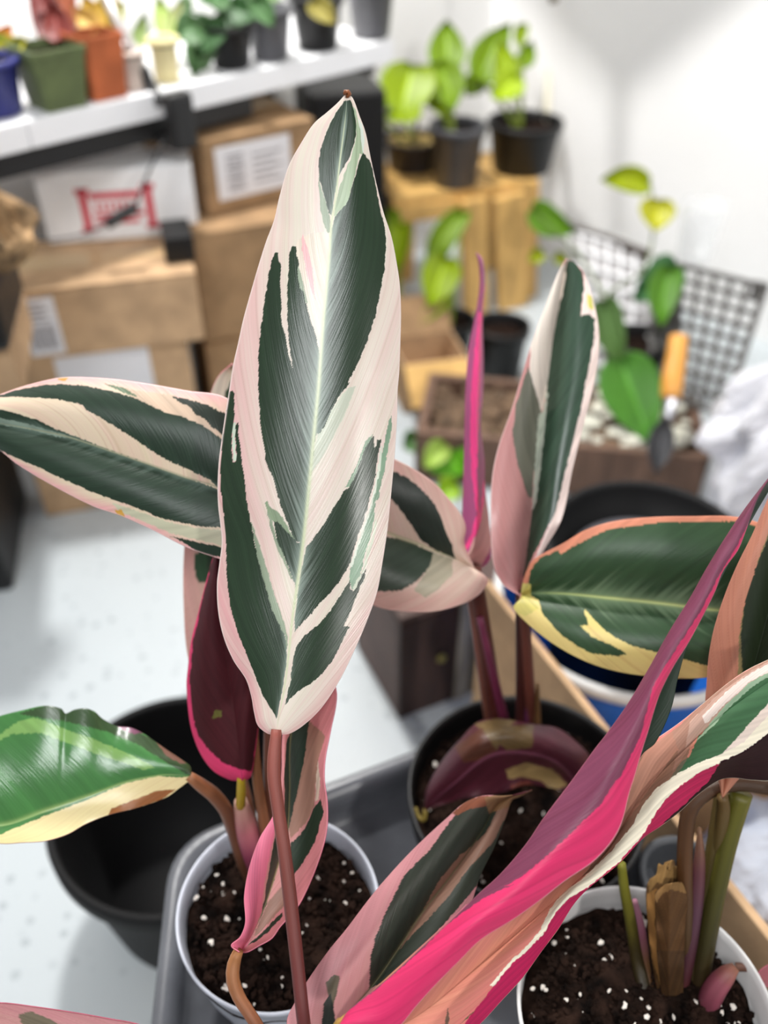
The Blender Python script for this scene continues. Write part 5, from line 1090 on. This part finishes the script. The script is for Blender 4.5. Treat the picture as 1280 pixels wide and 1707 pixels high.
leaf('sheath', [[(1104, 1660), (1096, 1600), (1094, 1540), (1092, 1490), (1102, 1480), (1110, 1474)], [(1116, 1660), (1114, 1600), (1116, 1540), (1116, 1490), (1118, 1474), (1122, 1472)], [(1138, 1660), (1140, 1600), (1142, 1540), (1146, 1500), (1140, 1478), (1136, 1470)]],
     [[zsC(1110, 1655) - .004, .438, .434, .432, .430], [zsC(1110, 1655) - .008, .431, .428, .426, .424], [zsC(1110, 1655) - .004, .438, .434, .432, .430]], [((128, 96, 58), [(1090, 1496), (1102, 1476), (1122, 1468), (1148, 1476), (1146, 1490), (1120, 1482), (1104, 1490), (1096, 1504)])],
     plC, 31, 81, pale=((84, 56, 32), (104, 72, 40), (60, 42, 26)), pinkf=lambda x, y, a, T: .3 + .4 * (T < .4), seed=99, waves=.002, streak=30, mat_name='matte_leaf_tissue', back=((90, 70, 40), (110, 84, 50)), label='brown curled leaf sheath')
stemC('petiole', [(1280, 1312, .43, 13), (1230, 1306, .43, 13), (1185, 1316, .43, 13), (1152, 1345, .43, 13), (1143, 1390, .432, 13), (1141, 1450, .436, 13), (1142, 1530, .442, 13), (1140, 1640, zsC(1140, 1640), 13)], [(70, 46, 26), (84, 54, 30), (96, 62, 34), (84, 60, 34), (72, 50, 30)], 'brown petiole arching to the right')
stemC('sheath', [(1166, 1380, .434, 3), (1166, 1430, .437, 9), (1160, 1490, .441, 13), (1150, 1560, .446, 14), (1134, 1648, zsC(1134, 1648), 14)], [(150, 110, 80), (112, 66, 72), (98, 62, 78), (88, 50, 60), (80, 34, 34)], 'purple leaf sheath among the cut stems')
stemC('petiole', [(1236, 1322, .432, 18), (1214, 1400, .436, 16), (1196, 1480, .440, 15), (1180, 1560, .445, 15), (1164, 1644, zsC(1164, 1644), 16)], [(110, 106, 34), (98, 95, 33), (82, 78, 30), (64, 58, 26), (64, 46, 28)], 'green petiole leaning to the right')
stemC('petiole', [(1204, 1322, .436, 13), (1192, 1400, .440, 13), (1178, 1480, .445, 12), (1165, 1560, .449, 12), (1152, 1640, zsC(1152, 1640), 12)], [(96, 78, 36), (90, 76, 34), (70, 56, 30)])
stemC('shoot', [(1226, 1612, .440, 8), (1212, 1624, .440, 15), (1192, 1648, .442, 19), (1176, 1684, .447, 18)], [(160, 106, 82), (160, 84, 98), (140, 70, 86), (96, 48, 58)], 'stubby pink shoot')
stemC('petiole', [(1226, 1612, .452, 7), (1246, 1614, .45, 7), (1262, 1634, .448, 6)], [(120, 80, 60), (140, 90, 80)])
leaf('leaf', [[(1256, 1642), (1258, 1632), (1270, 1615), (1300, 1600), (1330, 1600)], [(1256, 1642), (1280, 1634), (1330, 1620)], [(1256, 1642), (1270, 1645), (1300, 1645), (1330, 1640)]], [.447, .449, .447], [], plC, 31, 61, pinkness=.8, pale=((170, 104, 110), (176, 110, 114), (166, 96, 104)), seed=88)
leaf('leaf', [[(1258, 1650), (1266, 1668), (1284, 1700), (1310, 1730)], [(1258, 1650), (1276, 1672), (1310, 1730)], [(1258, 1650), (1272, 1655), (1290, 1680), (1310, 1730)]], [.446, .448, .446], [], plC, 31, 61, pinkness=.8, pale=((206, 150, 150), (210, 156, 154), (200, 140, 140)), seed=89)
stemC('petiole', [(1256, 1640, .449, 4), (1262, 1634, .448, 6)], [(140, 90, 80)])
# orange brown leaf at the right edge
r8b = lambda pts: rg(1100, 780, 3.05, pts)
leaf('leaf', [[(1204, 1330), (1186, 1240)] + r8b([(232, 1200), (238, 1100), (250, 950), (280, 800), (340, 620), (400, 480), (470, 340), (530, 200), (580, 100), (680, -20)]),
              [(1204, 1330), (1215, 1240), (1245, 1150), (1270, 1060), (1290, 980), (1305, 900), (1322, 775)],
              [(1204, 1330), (1260, 1260), (1320, 1160), (1370, 1050), (1380, 930), (1350, 830), (1322, 775)]],
     [[.424, .418, .410, .406, .404], [.424, .424, .418, .412, .406], [.424, .418, .410, .406, .404]], [
     ((136, 120, 78), r8b([(560, 300), (500, 460), (450, 640), (425, 700), (400, 860), (395, 1050), (420, 1050), (430, 860), (450, 700), (510, 480), (570, 320)])),
     ((36, 46, 28), r8b([(560, 320), (512, 440), (488, 500), (470, 560), (430, 680), (420, 760), (408, 860), (414, 1000), (440, 1300), (900, 1300), (900, 200), (600, 260)])),
     ], plC, 101, 241, pinkness=.2, pale=((188, 126, 100), (196, 132, 106), (190, 124, 104)), seed=93, bulge=(-.008, -.004), edge=(206, 140, 120), streak=80, label='orange brown margined leaf at the right edge of the group')
stemC('petiole', [(1204, 1328, .4245, 9), (1206, 1350, .430, 11), (1196, 1420, .440, 11)], [(110, 84, 44), (90, 76, 36)])

# ------------------------------------------------------------------ added palm fan, out of view, shaped to cast the wall's V shadow
def on_wall(px, py):
    r = ray(px, py); nW = -WE; t = float((corner - C0) @ nW) / float(r @ nW); return C0 + r * t
KEYP = np.array(KEY)
def between(px, py, f): return KEYP + (on_wall(px, py) - KEYP) * f
FHP = .72
tipp = between(1032, 175, FHP); tL = between(885, 0, FHP); tR = between(1240, 0, FHP); bot = between(1028, 420, FHP)
fan = thing('shadow_fan', 'added out-of-view palm fan shaped to cast the V shadow on the wall', 'leaf', tipp)
nf = np.cross(tL - tipp, tR - tipp); nf /= np.linalg.norm(nf)
V = []; nseg = 26; rings = 7
for i in range(nseg + 1):
    u = i / nseg; dirv = (tL - tipp) * (1 - u) + (tR - tipp) * u; reach = 1.55 + .25 * math.sin(math.pi * u)
    for j in range(rings):
        t = (j / (rings - 1)) * reach
        V.append(tipp + dirv * t + nf * (.007 * (1 if i % 2 else -1) * min(1, t)))
Fc = [(i * rings + j, (i + 1) * rings + j, (i + 1) * rings + j + 1, i * rings + j + 1) for i in range(nseg) for j in range(rings - 1)]
k = len(V); V2 = [np.asarray(v) + nf * .0012 for v in V]
Fc2 = [tuple(k + a for a in f[::-1]) for f in Fc]
link('blade', pydata(V + V2, Fc + Fc2), mat('shadow_fan_blade', (150, 132, 96), .8, .2), fan, False)
tube('stalk', [tipp, tipp * .5 + bot * .5, bot], [.010, .009, .006], mat('shadow_fan_stalk', (110, 94, 60), .8), fan, 10, 12)
top = tipp + ((tL + tR) / 2 - tipp) * 1.7; wd = float((corner - top) @ WE)
arm = top + np.array([0, 0, .12])
tube('bracket', [arm, arm + WE * wd * .5, arm + WE * (wd + .01)], [.006] * 3, BLACKM, fan, 8, 6)
tube('cord', [top, arm], [.0012, .0012], BLACKM, fan, 6, 4)
